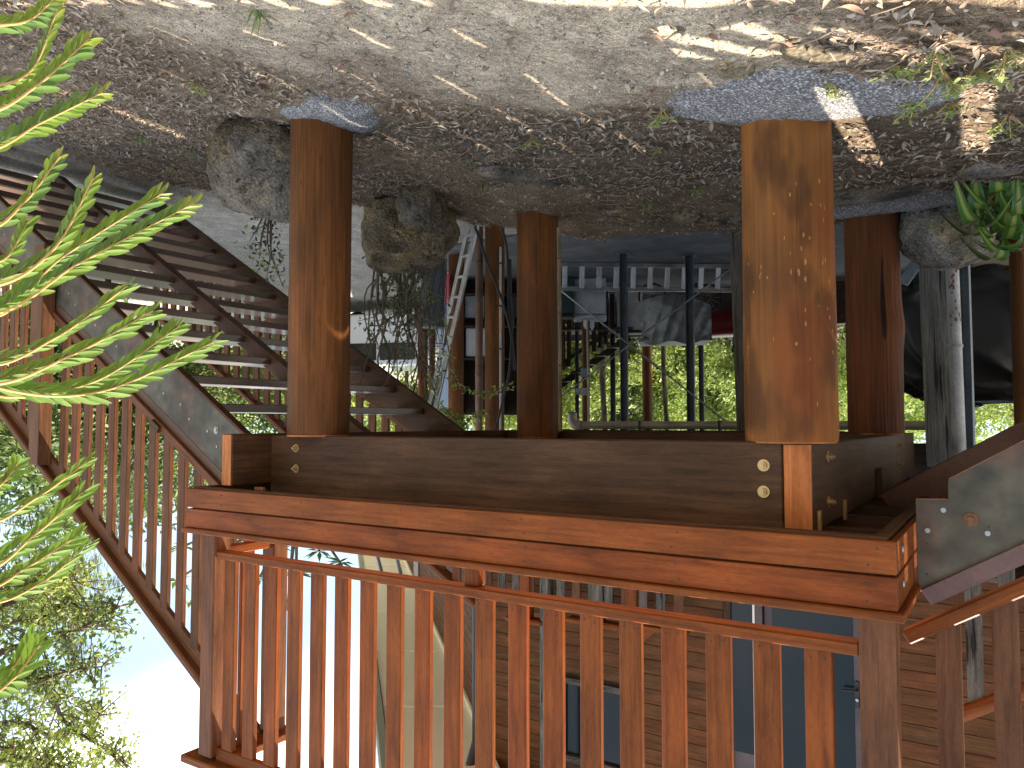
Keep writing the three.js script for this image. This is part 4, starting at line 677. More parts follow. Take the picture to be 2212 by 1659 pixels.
{ const p = at(957, 600, 12.2), t = thing('umbrella', 'pink folded umbrella beside the corrugated sheet', 'umbrella', [p.x, p.y, p.z]); const g = new THREE.ConeGeometry(0.16, 0.5, 8, 1, true).scale(1, 1, 0.5).rotateZ(0.25).translate(p.x - 0.04, p.y + 0.22, p.z); put(t, 'canopy', g, mat([0.75, 0.13, 0.17], { side: THREE.DoubleSide })); put(t, 'shaft', taper([at(960, 585, 12.2), at(950, 665, 12.2)], 0.01, 0.01, 6), M.zinc); }
{ const p = at(935, 690, 11.2), t = thing('plastic_drum', 'dark grey plastic drum behind the wire mesh', 'drum', [p.x, LOW, p.z]); put(t, 'body', new THREE.LatheGeometry([[0, 0], [0.17, 0], [0.18, 0.05], [0.175, 0.5], [0.185, 0.55], [0.175, 0.6], [0.17, 1.3], [0.18, 1.36], [0.0, 1.37]].map(q => new THREE.Vector2(...q)), 26).translate(p.x, LOW, p.z), mat([0.10, 0.11, 0.12], { map: tDusty })); }
vpost('short_post', 'orange-brown timber post beside the white car, further from the sheet', 'post', 903, 924, 16.5, 0.85, M.poleRed, 'orange posts by the driveway', true, LOW);
vpost('short_post', 'slim orange-brown post touching the corrugated sheet', 'post', 927, 940, 15.5, 1.0, M.poleRed, 'orange posts by the driveway', true, LOW);
// wire mesh cylinder
{ const p = at(922, 640, 9.4), t = thing('wire_cage', 'cylinder of thin dark wire mesh round the bare shrub stems', 'wire mesh', [p.x, LOW, p.z]); const r = 0.24, g = []; const y0 = at(922, 560, 9.4).y, y1 = at(922, 745, 9.4).y; for (let i = 0; i < 30; i++) { const f = i / 30 * 6.2832, s = (i % 2 ? 1 : -1) * 1.1; const pts = []; for (let k = 0; k <= 10; k++) { const ff = f + s * k / 10; pts.push(V(p.x + r * Math.cos(ff), mix(y0, y1, k / 10), p.z + r * Math.sin(ff))); } g.push(taper(pts, 0.004, 0.004, 4)); } for (const y of [y0, (y0 + y1) / 2, y1]) { const pts = []; for (let k = 0; k <= 24; k++) pts.push(V(p.x + r * Math.cos(k / 24 * 6.2832), y, p.z + r * Math.sin(k / 24 * 6.2832))); g.push(taper(pts, 0.005, 0.005, 4)); } put(t, 'mesh', merge(g), M.black); }
// white car
{
  const D = 18, c = at(860, 650, D), t = thing('parked_car', 'white station wagon parked on the driveway behind the bare shrub', 'car', [c.x, LOW, c.z]); const yw = yawTo(c) + 0.35;
  const T = g => g.rotateY(yw).translate(c.x, LOW, c.z); const prof = [[-2.2, 0.32], [-2.25, 0.75], [-1.4, 0.92], [-0.75, 1.42], [1.75, 1.46], [2.15, 0.95], [2.2, 0.4]]; const sh = new THREE.Shape(prof.map(p => new THREE.Vector2(...p)));
  const body = put(t, 'body', T(new THREE.ExtrudeGeometry(sh, { depth: 1.6, bevelEnabled: true, bevelSize: 0.06, bevelThickness: 0.08, bevelSegments: 3 }).translate(0, 0, -0.8)), mat([0.78, 0.79, 0.80], { phys: true, roughness: 0.3, clearcoat: 0.8 }));
  for (const [x0, x1] of [[-0.72, 0.1], [0.18, 1.0], [1.08, 1.75]]) put(t, 'window', T(bb(x0, x1, 0.98, 1.36, 0.875, 0.895, 0.004)), M.glassDark);
  put(t, 'rear_window', T(bar(V(1.86, 1.38, 0), V(2.12, 1.02, 0), 1.3, 0.02, 0.004, V(0, 0, 1))), M.glassDark);
  for (const s of [-0.72, 0.72]) put(t, 'tail_light', T(bb(2.20, 2.27, 0.72, 1.0, s - 0.09, s + 0.09, 0.01)), mat([0.6, 0.03, 0.03], { roughness: 0.3 }));
  for (const x of [-1.4, 1.35]) for (const s of [-0.8, 0.8]) { const w = put(t, 'wheel', T(new THREE.TorusGeometry(0.24, 0.085, 12, 28).translate(x, 0.325, s)), M.rubber); put(w, 'rim', T(new THREE.CylinderGeometry(0.17, 0.17, 0.1, 20).rotateX(Math.PI / 2).translate(x, 0.325, s)), M.zinc); }
}
{ const t = thing('added_dark_wall', 'added low dark sleeper wall standing in for dark clutter behind the concrete floor', 'wall', [2, SL, -15.7]); for (let i = 0; i < 4; i++) for (let k = 0; k < 5; k++) put(t, 'sleeper', bb(-4 + k * 2.5 + (i % 2) * 0.4, -1.51 + k * 2.5 + (i % 2) * 0.4, SL + 0.002 + i * 0.202, SL + 0.2 + i * 0.202, -15.8 - 0.01 * (k % 2), -15.6, 0.01), M.dark[(i + k) % 3]); }  // added wall: stands in for dark clutter and hides the sunlit ground behind
// clutter on the concrete
{ const p = at(1274, 606, 14.5); p.y = SL; const t = thing('white_cabinet', 'white box freezer standing on the concrete behind the lying ladder', 'freezer', [p.x, SL, p.z]); put(t, 'body', fbox(p, 0.60, 0.68, 0.55, 0.02), M.white); const q = p.clone(); q.y += 0.69; put(t, 'lid', fbox(q, 0.62, 0.07, 0.57, 0.02), M.white); }
{ const p = at(1222, 603, 14.2); p.y = SL; const t = thing('wheelie_bin', 'dark green bin beside the white freezer', 'bin', [p.x, SL, p.z]); put(t, 'body', fbox(p, 0.30, 0.70, 0.34, 0.03), mat([0.02, 0.045, 0.04])); const q = p.clone(); q.y += 0.71; put(t, 'lid', fbox(q, 0.33, 0.05, 0.38, 0.015), M.black); }
for (const [X, h, l, c] of [[1265, 0.17, 'white plastic bottle with a tan label on the freezer lid', [0.7, 0.65, 0.55]], [1279, 0.20, 'pale squeeze bottle with a tapered neck on the freezer lid', [0.55, 0.58, 0.6]]]) { const p = at(X, 690, 14.4); const t = thing('bottle', l, 'bottle', [p.x, SL + 0.765, p.z], 'bottles on the freezer'); put(t, 'body', new THREE.LatheGeometry([[0, 0], [0.04, 0], [0.042, 0.02], [0.042, h * 0.7], [0.018, h * 0.85], [0.018, h], [0, h]].map(q => new THREE.Vector2(...q)), 18).translate(p.x, SL + 0.765, p.z), mat(c, { roughness: 0.4 })); put(t, 'cap', new THREE.CylinderGeometry(0.02, 0.02, 0.03, 14).translate(p.x, SL + 0.765 + h + 0.015, p.z), M.black); }
{ const t = thing('rear_steps', 'steep dark timber steps with a handrail behind the freezer', 'steps', [6.8, SL, -13.5]); const D = 15.6; put(t, 'stringer', bar(at(1205, 836, D), at(1360, 728, D), 0.05, 0.14, 0.005), M.dark[0]); put(t, 'handrail', bar(at(1205, 792, D), at(1350, 690, D), 0.05, 0.08, 0.005), M.dark[1]); for (const X of [1216, 1229, 1262, 1283, 1296, 1309]) { const p = at(X, 700, D); put(t, 'post', bb(p.x - 0.04, p.x + 0.04, SL, at(X, 800 - (X - 1216) * 0.6, D).y, p.z - 0.03, p.z + 0.03, 0.004), pick(M.dark)); } for (let i = 0; i < 5; i++) { const p = at(1220 + i * 26, 822 - i * 18, D); put(t, 'tread', fbox(V(p.x, p.y, p.z), 0.24, 0.04, 0.8, 0.004), M.dark[2]); } put(t, 'landing_board', fbox(at(1290, 712, D), 1.4, 0.05, 0.8, 0.004), M.dark[0]); }
// bicycle, silver cover, kayak on a rack
{
  const D = 13.9, t = thing('bicycle', 'bicycle half hidden by the silver cover', 'bicycle', [4.9, SL, -13]); const a = at(1409, 641, D), b = at(1530, 643, D + 0.1), dir = b.clone().sub(a).setY(0).normalize(), yw = Math.atan2(-dir.z, dir.x), r = 0.235;
  for (const c of [a, b]) { const w = put(t, 'wheel', new THREE.TorusGeometry(r, 0.018, 10, 44).rotateY(yw).translate(c.x, c.y, c.z), M.rubber); const sp = []; for (let i = 0; i < 12; i++) { const f = i / 12 * 6.283; sp.push(taper([V(0, 0, 0), V(Math.cos(f) * r, Math.sin(f) * r, 0)], 0.004, 0.004, 4)); } put(w, 'spokes', merge(sp).rotateY(yw).translate(c.x, c.y, c.z), M.zinc); put(w, 'hub', new THREE.CylinderGeometry(0.025, 0.025, 0.08, 12).rotateX(Math.PI / 2).rotateY(yw).translate(c.x, c.y, c.z), M.black); }
  const m = a.clone().lerp(b, 0.48), s = a.clone().lerp(b, 0.36).add(V(0, 0.40, 0)), h = a.clone().lerp(b, 0.86).add(V(0, 0.42, 0)); put(t, 'frame', merge([[a, m], [m, s], [s, h], [m, h], [a, s], [h, b]].map(([p, q]) => taper([p, q], 0.018, 0.018, 8))), M.black); put(t, 'saddle', fbox(s.clone().add(V(0, 0.03, 0)), 0.20, 0.05, 0.12, 0.02), M.black);
}
{
  const D = 13.3, t = thing('silver_cover', 'crumpled silver-grey cover draped over the bicycle', 'cover', [5, SL + 0.3, -12.4]); const g0 = new THREE.PlaneGeometry(1, 1, 46, 30), p = g0.attributes.position, A = [[1372, 655], [1536, 660]], B = [[1392, 742], [1538, 738]];
  for (let i = 0; i < p.count; i++) { const u = p.getX(i) + 0.5, v = p.getY(i) + 0.5; const X = mix(mix(A[0][0], A[1][0], u), mix(B[0][0], B[1][0], u), v), Y = mix(mix(A[0][1], A[1][1], u) - 22 * Math.sin(u * 3.1) , mix(B[0][1], B[1][1], u) + 4 * Math.sin(u * 12), v); const q = at(X, Y, D + 0.45 * (v - 0.3) ** 2 - 0.35 * Math.sin(u * 3.14) + 0.10 * (fbm(u * 5, v * 4, 4, 0, 0, 140) - 0.5) + 0.05 * Math.abs(Math.sin(u * 17 + v * 5))); p.setXYZ(i, q.x, q.y, q.z); }
  g0.computeVertexNormals(); put(t, 'cloth', g0, M.silver); const q = at(1455, 742, D + 0.5); put(t, 'cloth_top', fbox(V(q.x, q.y - 0.06, q.z), 1.2, 0.06, 0.9, 0.03), M.silver);
}
{
  const c = at(1600, 700, 15.2), t = thing('kayak', 'dark red kayak resting on a rack behind the weathered post', 'kayak', [c.x, c.y - 0.3, c.z]); const g = mergeVertices(new THREE.SphereGeometry(1, 40, 24).deleteAttribute('uv').deleteAttribute('normal')), p = g.attributes.position, yw = yawTo(c) + 0.1; for (let i = 0; i < p.count; i++) { const x = p.getX(i), y = p.getY(i), z = p.getZ(i); p.setXYZ(i, x * 1.5, y * 0.32 * (1 - 0.25 * Math.max(0, y)) + 0.12 * x * x, z * 0.36); } g.rotateY(yw); g.translate(c.x, c.y, c.z); g.computeVertexNormals(); put(t, 'hull', boxUV(g), M.kayak);
  const sc = c.clone(); put(t, 'scupper', new THREE.SphereGeometry(0.08, 16, 10).scale(1.4, 0.45, 0.3).translate(-0.45, 0.04, 0.345).rotateY(yw).translate(c.x, c.y, c.z), M.black); put(t, 'rack_leg', merge([-0.8, 0.8].map(x => bb(x - 0.03, x + 0.03, SL - c.y, -0.2, -0.2, 0.2, 0.004).rotateY(yw).translate(c.x, c.y, c.z))), M.dark[0]);
}
{ const p = at(1360, 660, 15.5); p.y = SL; const t = thing('plastic_crate', 'white plastic tub behind the steel post crossed by rods', 'tub', [p.x, SL, p.z]); put(t, 'tub', fbox(p, 0.5, 0.86, 0.4, 0.03), M.white); put(t, 'lid', fbox(V(p.x, SL + 0.87, p.z), 0.54, 0.05, 0.44, 0.02), M.black); }
{ const t = thing('storage_shelf', 'dark storage shelf with white boxes behind the brown downpipe', 'shelf', [6.2, LOW, -10.5]); const D = 14.2, p = at(1060, 700, D); p.y = LOW; const yw = yawTo(p); const loc = (x0, x1, y0, y1, z0, z1) => bb(x0, x1, y0, y1, z0, z1, 0.005).rotateY(yw).translate(p.x, LOW, p.z); put(t, 'back_panel', loc(-1.0, 0.55, 0, 2.6, -0.5, -0.46), M.dark[0]); for (const y of [0.35, 0.95, 1.55]) put(t, 'shelf_board', loc(-1.0, 0.55, y, y + 0.04, -0.45, 0.1), M.dark[1]); for (const x of [-1.0, -0.2, 0.5]) put(t, 'upright', loc(x, x + 0.05, 0, 2.6, -0.45, 0.12), M.dark[2]); put(t, 'white_box', loc(0.08, 0.46, 1.0, 1.52, -0.3, 0.05), M.white); put(t, 'white_box', loc(0.12, 0.48, 0.4, 0.8, -0.3, 0.05), mat([0.35, 0.36, 0.37], { map: tDusty })); put(t, 'label_box', loc(-0.16, 0.03, 0.99, 1.2, -0.2, 0.02), M.white); put(t, 'black_bag', loc(-0.8, -0.35, 0.4, 0.8, -0.3, 0.05), M.black); }
{ const a = at(1258, 926, 8.6), b = at(1999, 908, 8.0); a.y = b.y = 1.275; const t = thing('waste_pipe', 'long horizontal cream waste pipe slung under the house floor', 'pipe', [a.x, a.y, a.z]); put(t, 'pipe', taper([a, b], 0.042, 0.042, 18), M.pvc); put(t, 'elbow', taper(curve([a.clone(), a.clone().add(V(0.08, 0.0, 0)), a.clone().add(V(0.12, -0.06, 0)), a.clone().add(V(0.12, -0.14, 0.02))], 8), 0.052, 0.052, 16), M.pvc); for (const f of [0.2, 0.45]) { const q = a.clone().lerp(b, f); put(t, 'hanger', bb(q.x - 0.01, q.x + 0.01, q.y - 0.05, q.y + 0.4, q.z - 0.05, q.z + 0.05, 0.002), M.black); } }

// ================================================================ PLANTS
class Leaves {                                     // collects small folded leaves into one surface
  constructor() { this.P = []; this.C = []; this.I = []; }
  add(p, dir, side, len, wid, c) {
    const n = this.P.length / 3, up = dir.clone().cross(side).multiplyScalar(wid * 0.22), m = p.clone().addScaledVector(dir, len * 0.45), t = p.clone().addScaledVector(dir, len).addScaledVector(up, -0.4);
    const l = m.clone().addScaledVector(side, -wid / 2).add(up), r = m.clone().addScaledVector(side, wid / 2).add(up);
    for (const q of [p, l, t, r]) this.P.push(q.x, q.y, q.z); for (let k = 0; k < 4; k++) this.C.push(...c); this.I.push(n, n + 2, n + 1, n, n + 3, n + 2);
  }
  geo() { const g = new THREE.BufferGeometry(); g.setAttribute('position', new THREE.Float32BufferAttribute(this.P, 3)); g.setAttribute('color', new THREE.Float32BufferAttribute(this.C, 3)); g.setIndex(this.I); const q = g.toNonIndexed(); q.computeVertexNormals(); return q; }
}
const rdir = () => { const z = rr(-1, 1), f = rr(0, 6.2832), s = Math.sqrt(1 - z * z); return V(s * Math.cos(f), z, s * Math.sin(f)); };
function leafAt(L, p, len, wid, cols, droop = 0) { const d = rdir(); d.y -= droop; d.normalize(); const s = d.clone().cross(rdir()).normalize(), c = pick(cols), k = rr(0.75, 1.25); L.add(p, d, s, len * rr(0.7, 1.2), wid * rr(0.8, 1.2), [c[0] * k, c[1] * k, c[2] * k]); }
const G = { bright: [[0.36, 0.45, 0.075], [0.28, 0.38, 0.06], [0.40, 0.45, 0.11], [0.20, 0.29, 0.05]], sun: [[0.21, 0.29, 0.05], [0.14, 0.22, 0.04], [0.25, 0.31, 0.055], [0.10, 0.16, 0.035]], mid: [[0.09, 0.16, 0.035], [0.06, 0.11, 0.03], [0.13, 0.19, 0.045]], dark: [[0.05, 0.09, 0.03], [0.035, 0.065, 0.025], [0.07, 0.11, 0.035]], olive: [[0.13, 0.17, 0.06], [0.09, 0.13, 0.05], [0.17, 0.19, 0.07]], lime: [[0.28, 0.38, 0.055], [0.21, 0.32, 0.045], [0.31, 0.39, 0.08]] };
// tree: trunk with limbs, crown of leaf clumps round the limb ends
function tree(name, label, o) {
  const p = o.pos, t = thing(name, label, o.cat || 'tree', [p.x, p.y, p.z], o.group), wood = [], tips = [], H = o.h, top = V(p.x + (o.lean?.[0] || 0), p.y + H * (o.fork || 0.45), p.z + (o.lean?.[1] || 0));
  const tr = o.r || H * 0.02; wood.push(taper(curve([p.clone().add(V(0, -0.2, 0)), p.clone().lerp(top, 0.4).add(V(rr(-0.1, 0.1), 0, rr(-0.1, 0.1))), top], 10), tr, tr * 0.6, 10, 0.15));
  const nl = o.limbs || 7;
  for (let i = 0; i < nl; i++) {
    const f = i / nl * 6.283 + rr(-0.4, 0.4), e = rr(0.25, 1), R0 = o.w / 2 * rr(0.5, 0.95), end = V(top.x + Math.cos(f) * R0, p.y + H * mix(o.low ?? 0.35, 0.97, e * rr(0.6, 1)), top.z + Math.sin(f) * R0), st = p.clone().lerp(top, rr(0.55, 1)), mid = st.clone().lerp(end, 0.5).add(V(rr(-0.2, 0.2), rr(0, 0.25) * H * 0.2, rr(-0.2, 0.2)));
    const c = curve([st, mid, end], 8); wood.push(taper(c, tr * 0.45, tr * 0.1, 6, 0.2)); tips.push(end, mid.clone().lerp(end, 0.6));
    for (let k = 0; k < 3; k++) { const a = c[4 + k], b = a.clone().add(rdir().multiplyScalar(o.w * 0.18)); wood.push(taper([a, a.clone().lerp(b, 0.5).add(V(0, 0.05, 0)), b], tr * 0.14, tr * 0.05, 5)); tips.push(b); }
  }
  put(t, 'trunk', merge(wood), o.bark || M.bark);
  const L = new Leaves(), per = Math.ceil(o.n / tips.length);
  for (const q of tips) { const cr = o.clump || o.w * 0.16; for (let k = 0; k < per; k++) { const d = rdir().multiplyScalar(cr * Math.cbrt(R())); d.y *= 0.75; leafAt(L, q.clone().add(d), o.len, o.wid, o.cols, o.droop || 0.15); } }
  put(t, 'crown', L.geo(), M.leafV); return t;
}
const gp = (X, dist, y = LOW) => { const p = at(X, 800, dist); p.y = y; return p; };
const BT = 'trees beyond the driveway';
// bright garden behind the under-house posts
const rows = [
  [1220, 19, 4.2, 3.4, 'lime', 'bushy bright green shrub behind the steep dark steps'], [1300, 22, 4.6, 3.6, 'sun', 'leafy tree with a pale trunk behind the power boxes'], [1365, 20, 3.9, 2.9, 'sun', 'bright shrub behind the steel post crossed by both rods'],
  [1440, 24, 5.2, 4.0, 'lime', 'tall yellow-green tree behind the silver cover'], [1520, 21, 4.3, 3.4, 'olive', 'olive green tree behind the thin steel post by the silver cover'], [1590, 23, 5.0, 4.0, 'sun', 'leafy tree behind the weathered post'], [1690, 24, 5.2, 4.2, 'sun', 'tree hidden mostly behind the flecked pole'],
  [1830, 22, 4.0, 3.4, 'lime', 'bright palm-like shrub between the flecked and cracked poles'], [1965, 26, 4.3, 3.8, 'lime', 'bright tree between the cracked pole and the grey pole'], [2150, 28, 3.6, 4.2, 'sun', 'low bright tree above the black tarpaulin'], [1130, 21, 4.4, 3.6, 'mid', 'green tree behind the middle pole'], [1010, 24, 4.6, 3.8, 'olive', 'olive tree behind the leaning ladder'],
  [880, 25, 4.6, 4.2, 'mid', 'green tree behind the white car'], [740, 23, 4.6, 4.0, 'sun', 'sunlit tree beyond the long stair, near the white car']];
rows.forEach(([X, D, h, w, c, l], i) => tree('garden_tree', l, { pos: gp(X, D + 3), h: h + 0.6, w, n: 6000, len: 0.19, wid: 0.075, cols: i % 3 === 2 ? G[c] : G.bright, limbs: 8, low: 0.12, fork: 0.4, bark: i % 2 ? M.bark : M.barkPale, r: 0.09, group: BT }));
for (const [X, D, r, l] of [[1304, 17, 0.07, 'slim pale tree trunk between the steel posts'], [1437, 17, 0.055, 'thin straight pale trunk beside the brown pole behind the silver cover']]) { const p = gp(X, D); const t = thing('tree_trunk', l, 'tree', [p.x, LOW, p.z], BT); put(t, 'trunk', taper(curve([p, p.clone().add(V(0.04, 1.5, 0)), p.clone().add(V(-0.03, 3.0, 0.02)), p.clone().add(V(0.05, 5, 0))], 14), r, r * 0.8, 12, 0.1), M.barkPale); const L = new Leaves(); for (let k = 0; k < 900; k++) leafAt(L, p.clone().add(V(0.05, 5, 0)).add(rdir().multiplyScalar(1.1 * Math.cbrt(R()))), 0.16, 0.06, G.sun, 0.2); put(t, 'crown', L.geo(), M.leafV); }
// shrubs beyond the long stair
const rows2 = [[420, 17, 5.9, 3.8, 'sun', 'sunlit shrub behind the balusters near the landing corner'], [330, 15, 5.8, 3.6, 'sun', 'sunlit green shrub behind the middle of the stair balusters'], [230, 16, 5.4, 3.8, 'olive', 'olive green shrub behind the stair balusters'], [130, 14, 5.2, 3.6, 'mid', 'green shrub behind the stair post'], [40, 13, 5.2, 3.6, 'sun', 'green shrub behind the lowest balusters'], [-60, 14, 5.6, 3.8, 'mid', 'dense green shrub at the edge of the view beyond the stair'], [560, 24, 4.0, 4.4, 'lime', 'pale sunlit shrub beyond the driveway, seen through the treads']];
rows2.forEach(([X, D, h, w, c, l]) => tree('garden_shrub', l, { pos: gp(X, D), h, w, n: 8000, len: 0.15, wid: 0.06, cols: G[c], limbs: 9, low: 0.08, fork: 0.3, r: 0.06, group: 'shrubs beyond the long stair', cat: 'shrub' }));
// low bushes that close the garden down to the ground
{
  const bs = [[1205, 19.5, 'behind the dark green bin'], [1255, 20.5, 'behind the freezer'], [1310, 19.5, 'at the foot of the slim pale trunk'], [1365, 21, 'between the crossed-rod post and the brown pole'], [1420, 20, 'behind the silver cover'], [1475, 21, 'behind the steel post by the silver cover'], [1530, 20, 'behind the kayak'], [1585, 21.5, 'behind the weathered post'], [1650, 22, 'behind the flecked pole'], [1770, 22, 'behind the flecked pole, nearer the cracked pole'], [1835, 20.5, 'in the gap between flecked and cracked poles'], [1960, 24, 'beside the grey pole'], [2060, 25, 'behind the drainpipe'], [2190, 26, 'above the tarpaulin edge'], [1090, 21, 'behind the middle pole'], [700, 24, 'behind the white car, nearer the stair'], [560, 22, 'seen through the upper treads'], [470, 21, 'seen between treads and balusters']];
  bs.forEach(([X, D, l], i) => tree('garden_bush', 'low rounded bush ' + l, { pos: gp(X, D + 2.5), h: 2.9, w: 3.0, n: 3800, len: 0.17, wid: 0.07, cols: G[['bright', 'lime', 'bright', 'sun', 'bright'][i % 5]], limbs: 7, low: 0.10, fork: 0.25, r: 0.04, clump: 0.5, group: 'low bushes beyond the house', cat: 'bush' }));
}
// feathery tree with drooping needles
{
  const p = gp(170, 19), t = thing('casuarina_tree', 'feathery tree with hanging needle-like foliage against the sky', 'tree', [p.x, LOW, p.z]); const wood = [], L = new Leaves(), h = 7.2; wood.push(taper(curve([p, p.clone().add(V(0.2, 3, 0)), p.clone().add(V(-0.1, h, 0.2))], 12), 0.14, 0.03, 10, 0.1));
  for (let i = 0; i < 34; i++) { const y = rr(2.2, h), f = rr(0, 6.28), len = rr(0.8, 2.1) * (1.15 - y / h * 0.5), a = p.clone().add(V(0.1, y, 0)), b = a.clone().add(V(Math.cos(f) * len, rr(0.1, 0.6), Math.sin(f) * len)), c = curve([a, a.clone().lerp(b, 0.5).add(V(0, 0.25, 0)), b], 8); wood.push(taper(c, 0.03, 0.006, 5)); for (let k = 0; k < 330; k++) { const q = c[2 + Math.floor(R() * 7)].clone().add(rdir().multiplyScalar(0.35 * R())); const d = V(rr(-0.3, 0.3), -1, rr(-0.3, 0.3)).normalize(), s = d.clone().cross(rdir()).normalize(), cl = pick(G.olive), kk = rr(0.8, 1.3); L.add(q, d, s, rr(0.14, 0.34), 0.014, cl.map(v => v * kk)); } }
  put(t, 'trunk', merge(wood), M.bark); put(t, 'crown', L.geo(), M.leafV);
}
// overhanging tree with small round leaves (its trunk stands outside the view)
{
  const base = V(8.3, gh(8.3, -2.2), -2.0), t = thing('overhanging_tree', 'tree with small rounded leaves on forking twigs against the white sky', 'tree', [base.x, base.y, base.z]), wood = [], L = new Leaves(); const D = 7.2;
  const top = V(8.2, 2.2, -2.3); wood.push(taper(curve([base.clone().add(V(0, -0.2, 0)), base.clone().lerp(top, 0.5).add(V(0.1, 0, 0)), top], 10), 0.12, 0.07, 10, 0.12));
  const br = [[[-60, 1420], [60, 1390], [150, 1370], [205, 1340], [260, 1310]], [[-60, 1470], [40, 1440], [110, 1500], [140, 1560], [230, 1620], [270, 1650]], [[-60, 1330], [0, 1310], [60, 1290], [130, 1260], [170, 1260]], [[-60, 1560], [40, 1560], [120, 1590], [190, 1560], [220, 1540]], [[-60, 1500], [30, 1480], [90, 1470], [150, 1450], [220, 1440]], [[-60, 1640], [50, 1640], [140, 1660], [200, 1700]], [[-60, 1600], [20, 1620], [90, 1650], [120, 1720]], [[-80, 1380], [-20, 1360], [50, 1340], [100, 1330], [150, 1300], [210, 1360]], [[-60, 1700], [60, 1720], [160, 1740]], [[-60, 1270], [0, 1260], [60, 1265], [95, 1250]]];
  br.forEach((b, bi) => {
    const dd = D + (bi % 4 - 1.5) * 0.35, pts = [top.clone(), ...b.map(([X, Y], i) => at(X, Y, dd + 0.08 * Math.sin(i * 2 + bi)))], c = curve(pts, 26); wood.push(taper(c, 0.03, 0.006, 6, 0.15));
    for (let i = 8; i < 27; i++) for (let k = 0; k < 4; k++) { const q = c[i], e = q.clone().add(rdir().multiplyScalar(rr(0.10, 0.34))); wood.push(taper([q, q.clone().lerp(e, 0.5).add(V(0, -0.01, 0)), e], 0.006, 0.0025, 4)); for (let j = 0; j < 11; j++) { const f = R(); leafAt(L, q.clone().lerp(e, 0.2 + 0.9 * f).add(rdir().multiplyScalar(0.045)), 0.046, 0.030, bi % 4 ? G.bright : G.sun, 0.25); } }
  });
  put(t, 'trunk', merge(wood), M.bark); put(t, 'crown', L.geo(), M.leafV);
}
// frangipani behind the balustrade
{
  const D = 9.5, p = gp(640, D), t = thing('frangipani_tree', 'small tree with rosettes of long glossy leaves behind the balusters', 'tree', [p.x, LOW, p.z]), wood = [], L = new Leaves(), fork = at(640, 1120, D); wood.push(taper(curve([p, p.clone().lerp(fork, 0.5).add(V(0.1, 0, 0)), fork], 10), 0.07, 0.045, 10, 0.1));
  for (const [X, Y, dd] of [[600, 1180, 0], [622, 1300, 0.2], [690, 1190, -0.2], [395, 1180, 0.3], [380, 1255, 0.1], [412, 1300, 0.4], [735, 1215, 0.2], [560, 1250, 0.3], [640, 1240, -0.1]]) { const e = at(X, Y, D + dd); wood.push(taper(curve([fork, fork.clone().lerp(e, 0.5).add(V(0, -0.08, 0)), e], 8), 0.03, 0.014, 7, 0.1)); for (let k = 0; k < 13; k++) { const f = k * 2.4, d = V(Math.cos(f), rr(-0.35, 0.55), Math.sin(f)).normalize(), s = d.clone().cross(V(0, 1, 0)).normalize(), cl = pick(G.mid); L.add(e, d, s, rr(0.16, 0.26), rr(0.05, 0.07), cl.map(v => v * rr(0.8, 1.4))); } }
  put(t, 'trunk', merge(wood), M.barkPale); put(t, 'crown', L.geo(), M.leafV);
}
// bare tangled shrub on the boulder
{
  const D = 7.6, b0 = at(900, 560, D); const t = thing('bare_shrub', 'tangled bare grey shrub with few leaves growing behind the lichen-stained boulder', 'shrub', [b0.x, b0.y, b0.z]), wood = [], L = new Leaves();
  for (let i = 0; i < 30; i++) { const s = at(rr(800, 935), rr(565, 590), D + rr(-0.2, 0.3)); let X = rr(770, 955), q = s; const e = at(X, rr(690, 890), D + rr(-0.4, 0.6)); const pts = [s.clone().add(V(0, -0.25, 0)), s]; for (let k = 1; k <= 4; k++) pts.push(s.clone().lerp(e, k / 4).add(rdir().multiplyScalar(0.10))); const c = curve(pts, 18); const r = rr(0.008, 0.022); wood.push(taper(c, r, r * 0.35, 6, 0.25)); for (let k = 0; k < 4; k++) { const a = c[6 + Math.floor(R() * 11)], m = a.clone().add(rdir().multiplyScalar(rr(0.1, 0.28))); wood.push(taper([a, a.clone().lerp(m, 0.5).add(rdir().multiplyScalar(0.03)), m], r * 0.4, 0.002, 5)); for (let j = 0; j < 5; j++) leafAt(L, m.clone().add(rdir().multiplyScalar(0.06)), 0.05, 0.026, G.mid); } }
  for (const pl of [[[960, 700], [975, 790], [985, 830], [1030, 850], [1060, 848], [1100, 835]], [[950, 870], [985, 905], [1010, 908], [1050, 890]], [[960, 890], [990, 925], [1010, 915]]]) { const c = curve(pl.map(([X, Y]) => at(X, Y, D)), 30); wood.push(taper(c, 0.006, 0.002, 5)); for (const q of c) for (let k = 0; k < 3; k++) leafAt(L, q.clone().add(rdir().multiplyScalar(0.04)), 0.055, 0.03, G.lime); }
  put(t, 'branches', merge(wood), M.barkPale); put(t, 'leaves', L.geo(), M.leafV);
}
// twiggy seedling seen between the stair and the boulder
{ const D = 6.2, b = at(585, 480, D); const t = thing('twiggy_seedling', 'thin twiggy seedling with sparse dark leaves between boulder and stair', 'shrub', [b.x, b.y, b.z]), wood = [], L = new Leaves(); for (const [X, Y] of [[560, 560], [600, 580], [540, 520], [612, 620], [575, 610]]) { const e = at(X, Y, D), c = curve([b.clone().add(V(0, -0.2, 0)), b.clone().lerp(e, 0.5).add(rdir().multiplyScalar(0.05)), e], 10); wood.push(taper(c, 0.008, 0.003, 5)); for (const q of c) for (let k = 0; k < 4; k++) leafAt(L, q.clone().add(rdir().multiplyScalar(0.09)), 0.05, 0.022, k ? G.dark : G.lime); } put(t, 'stems', merge(wood), M.twig); put(t, 'leaves', L.geo(), M.leafV); }

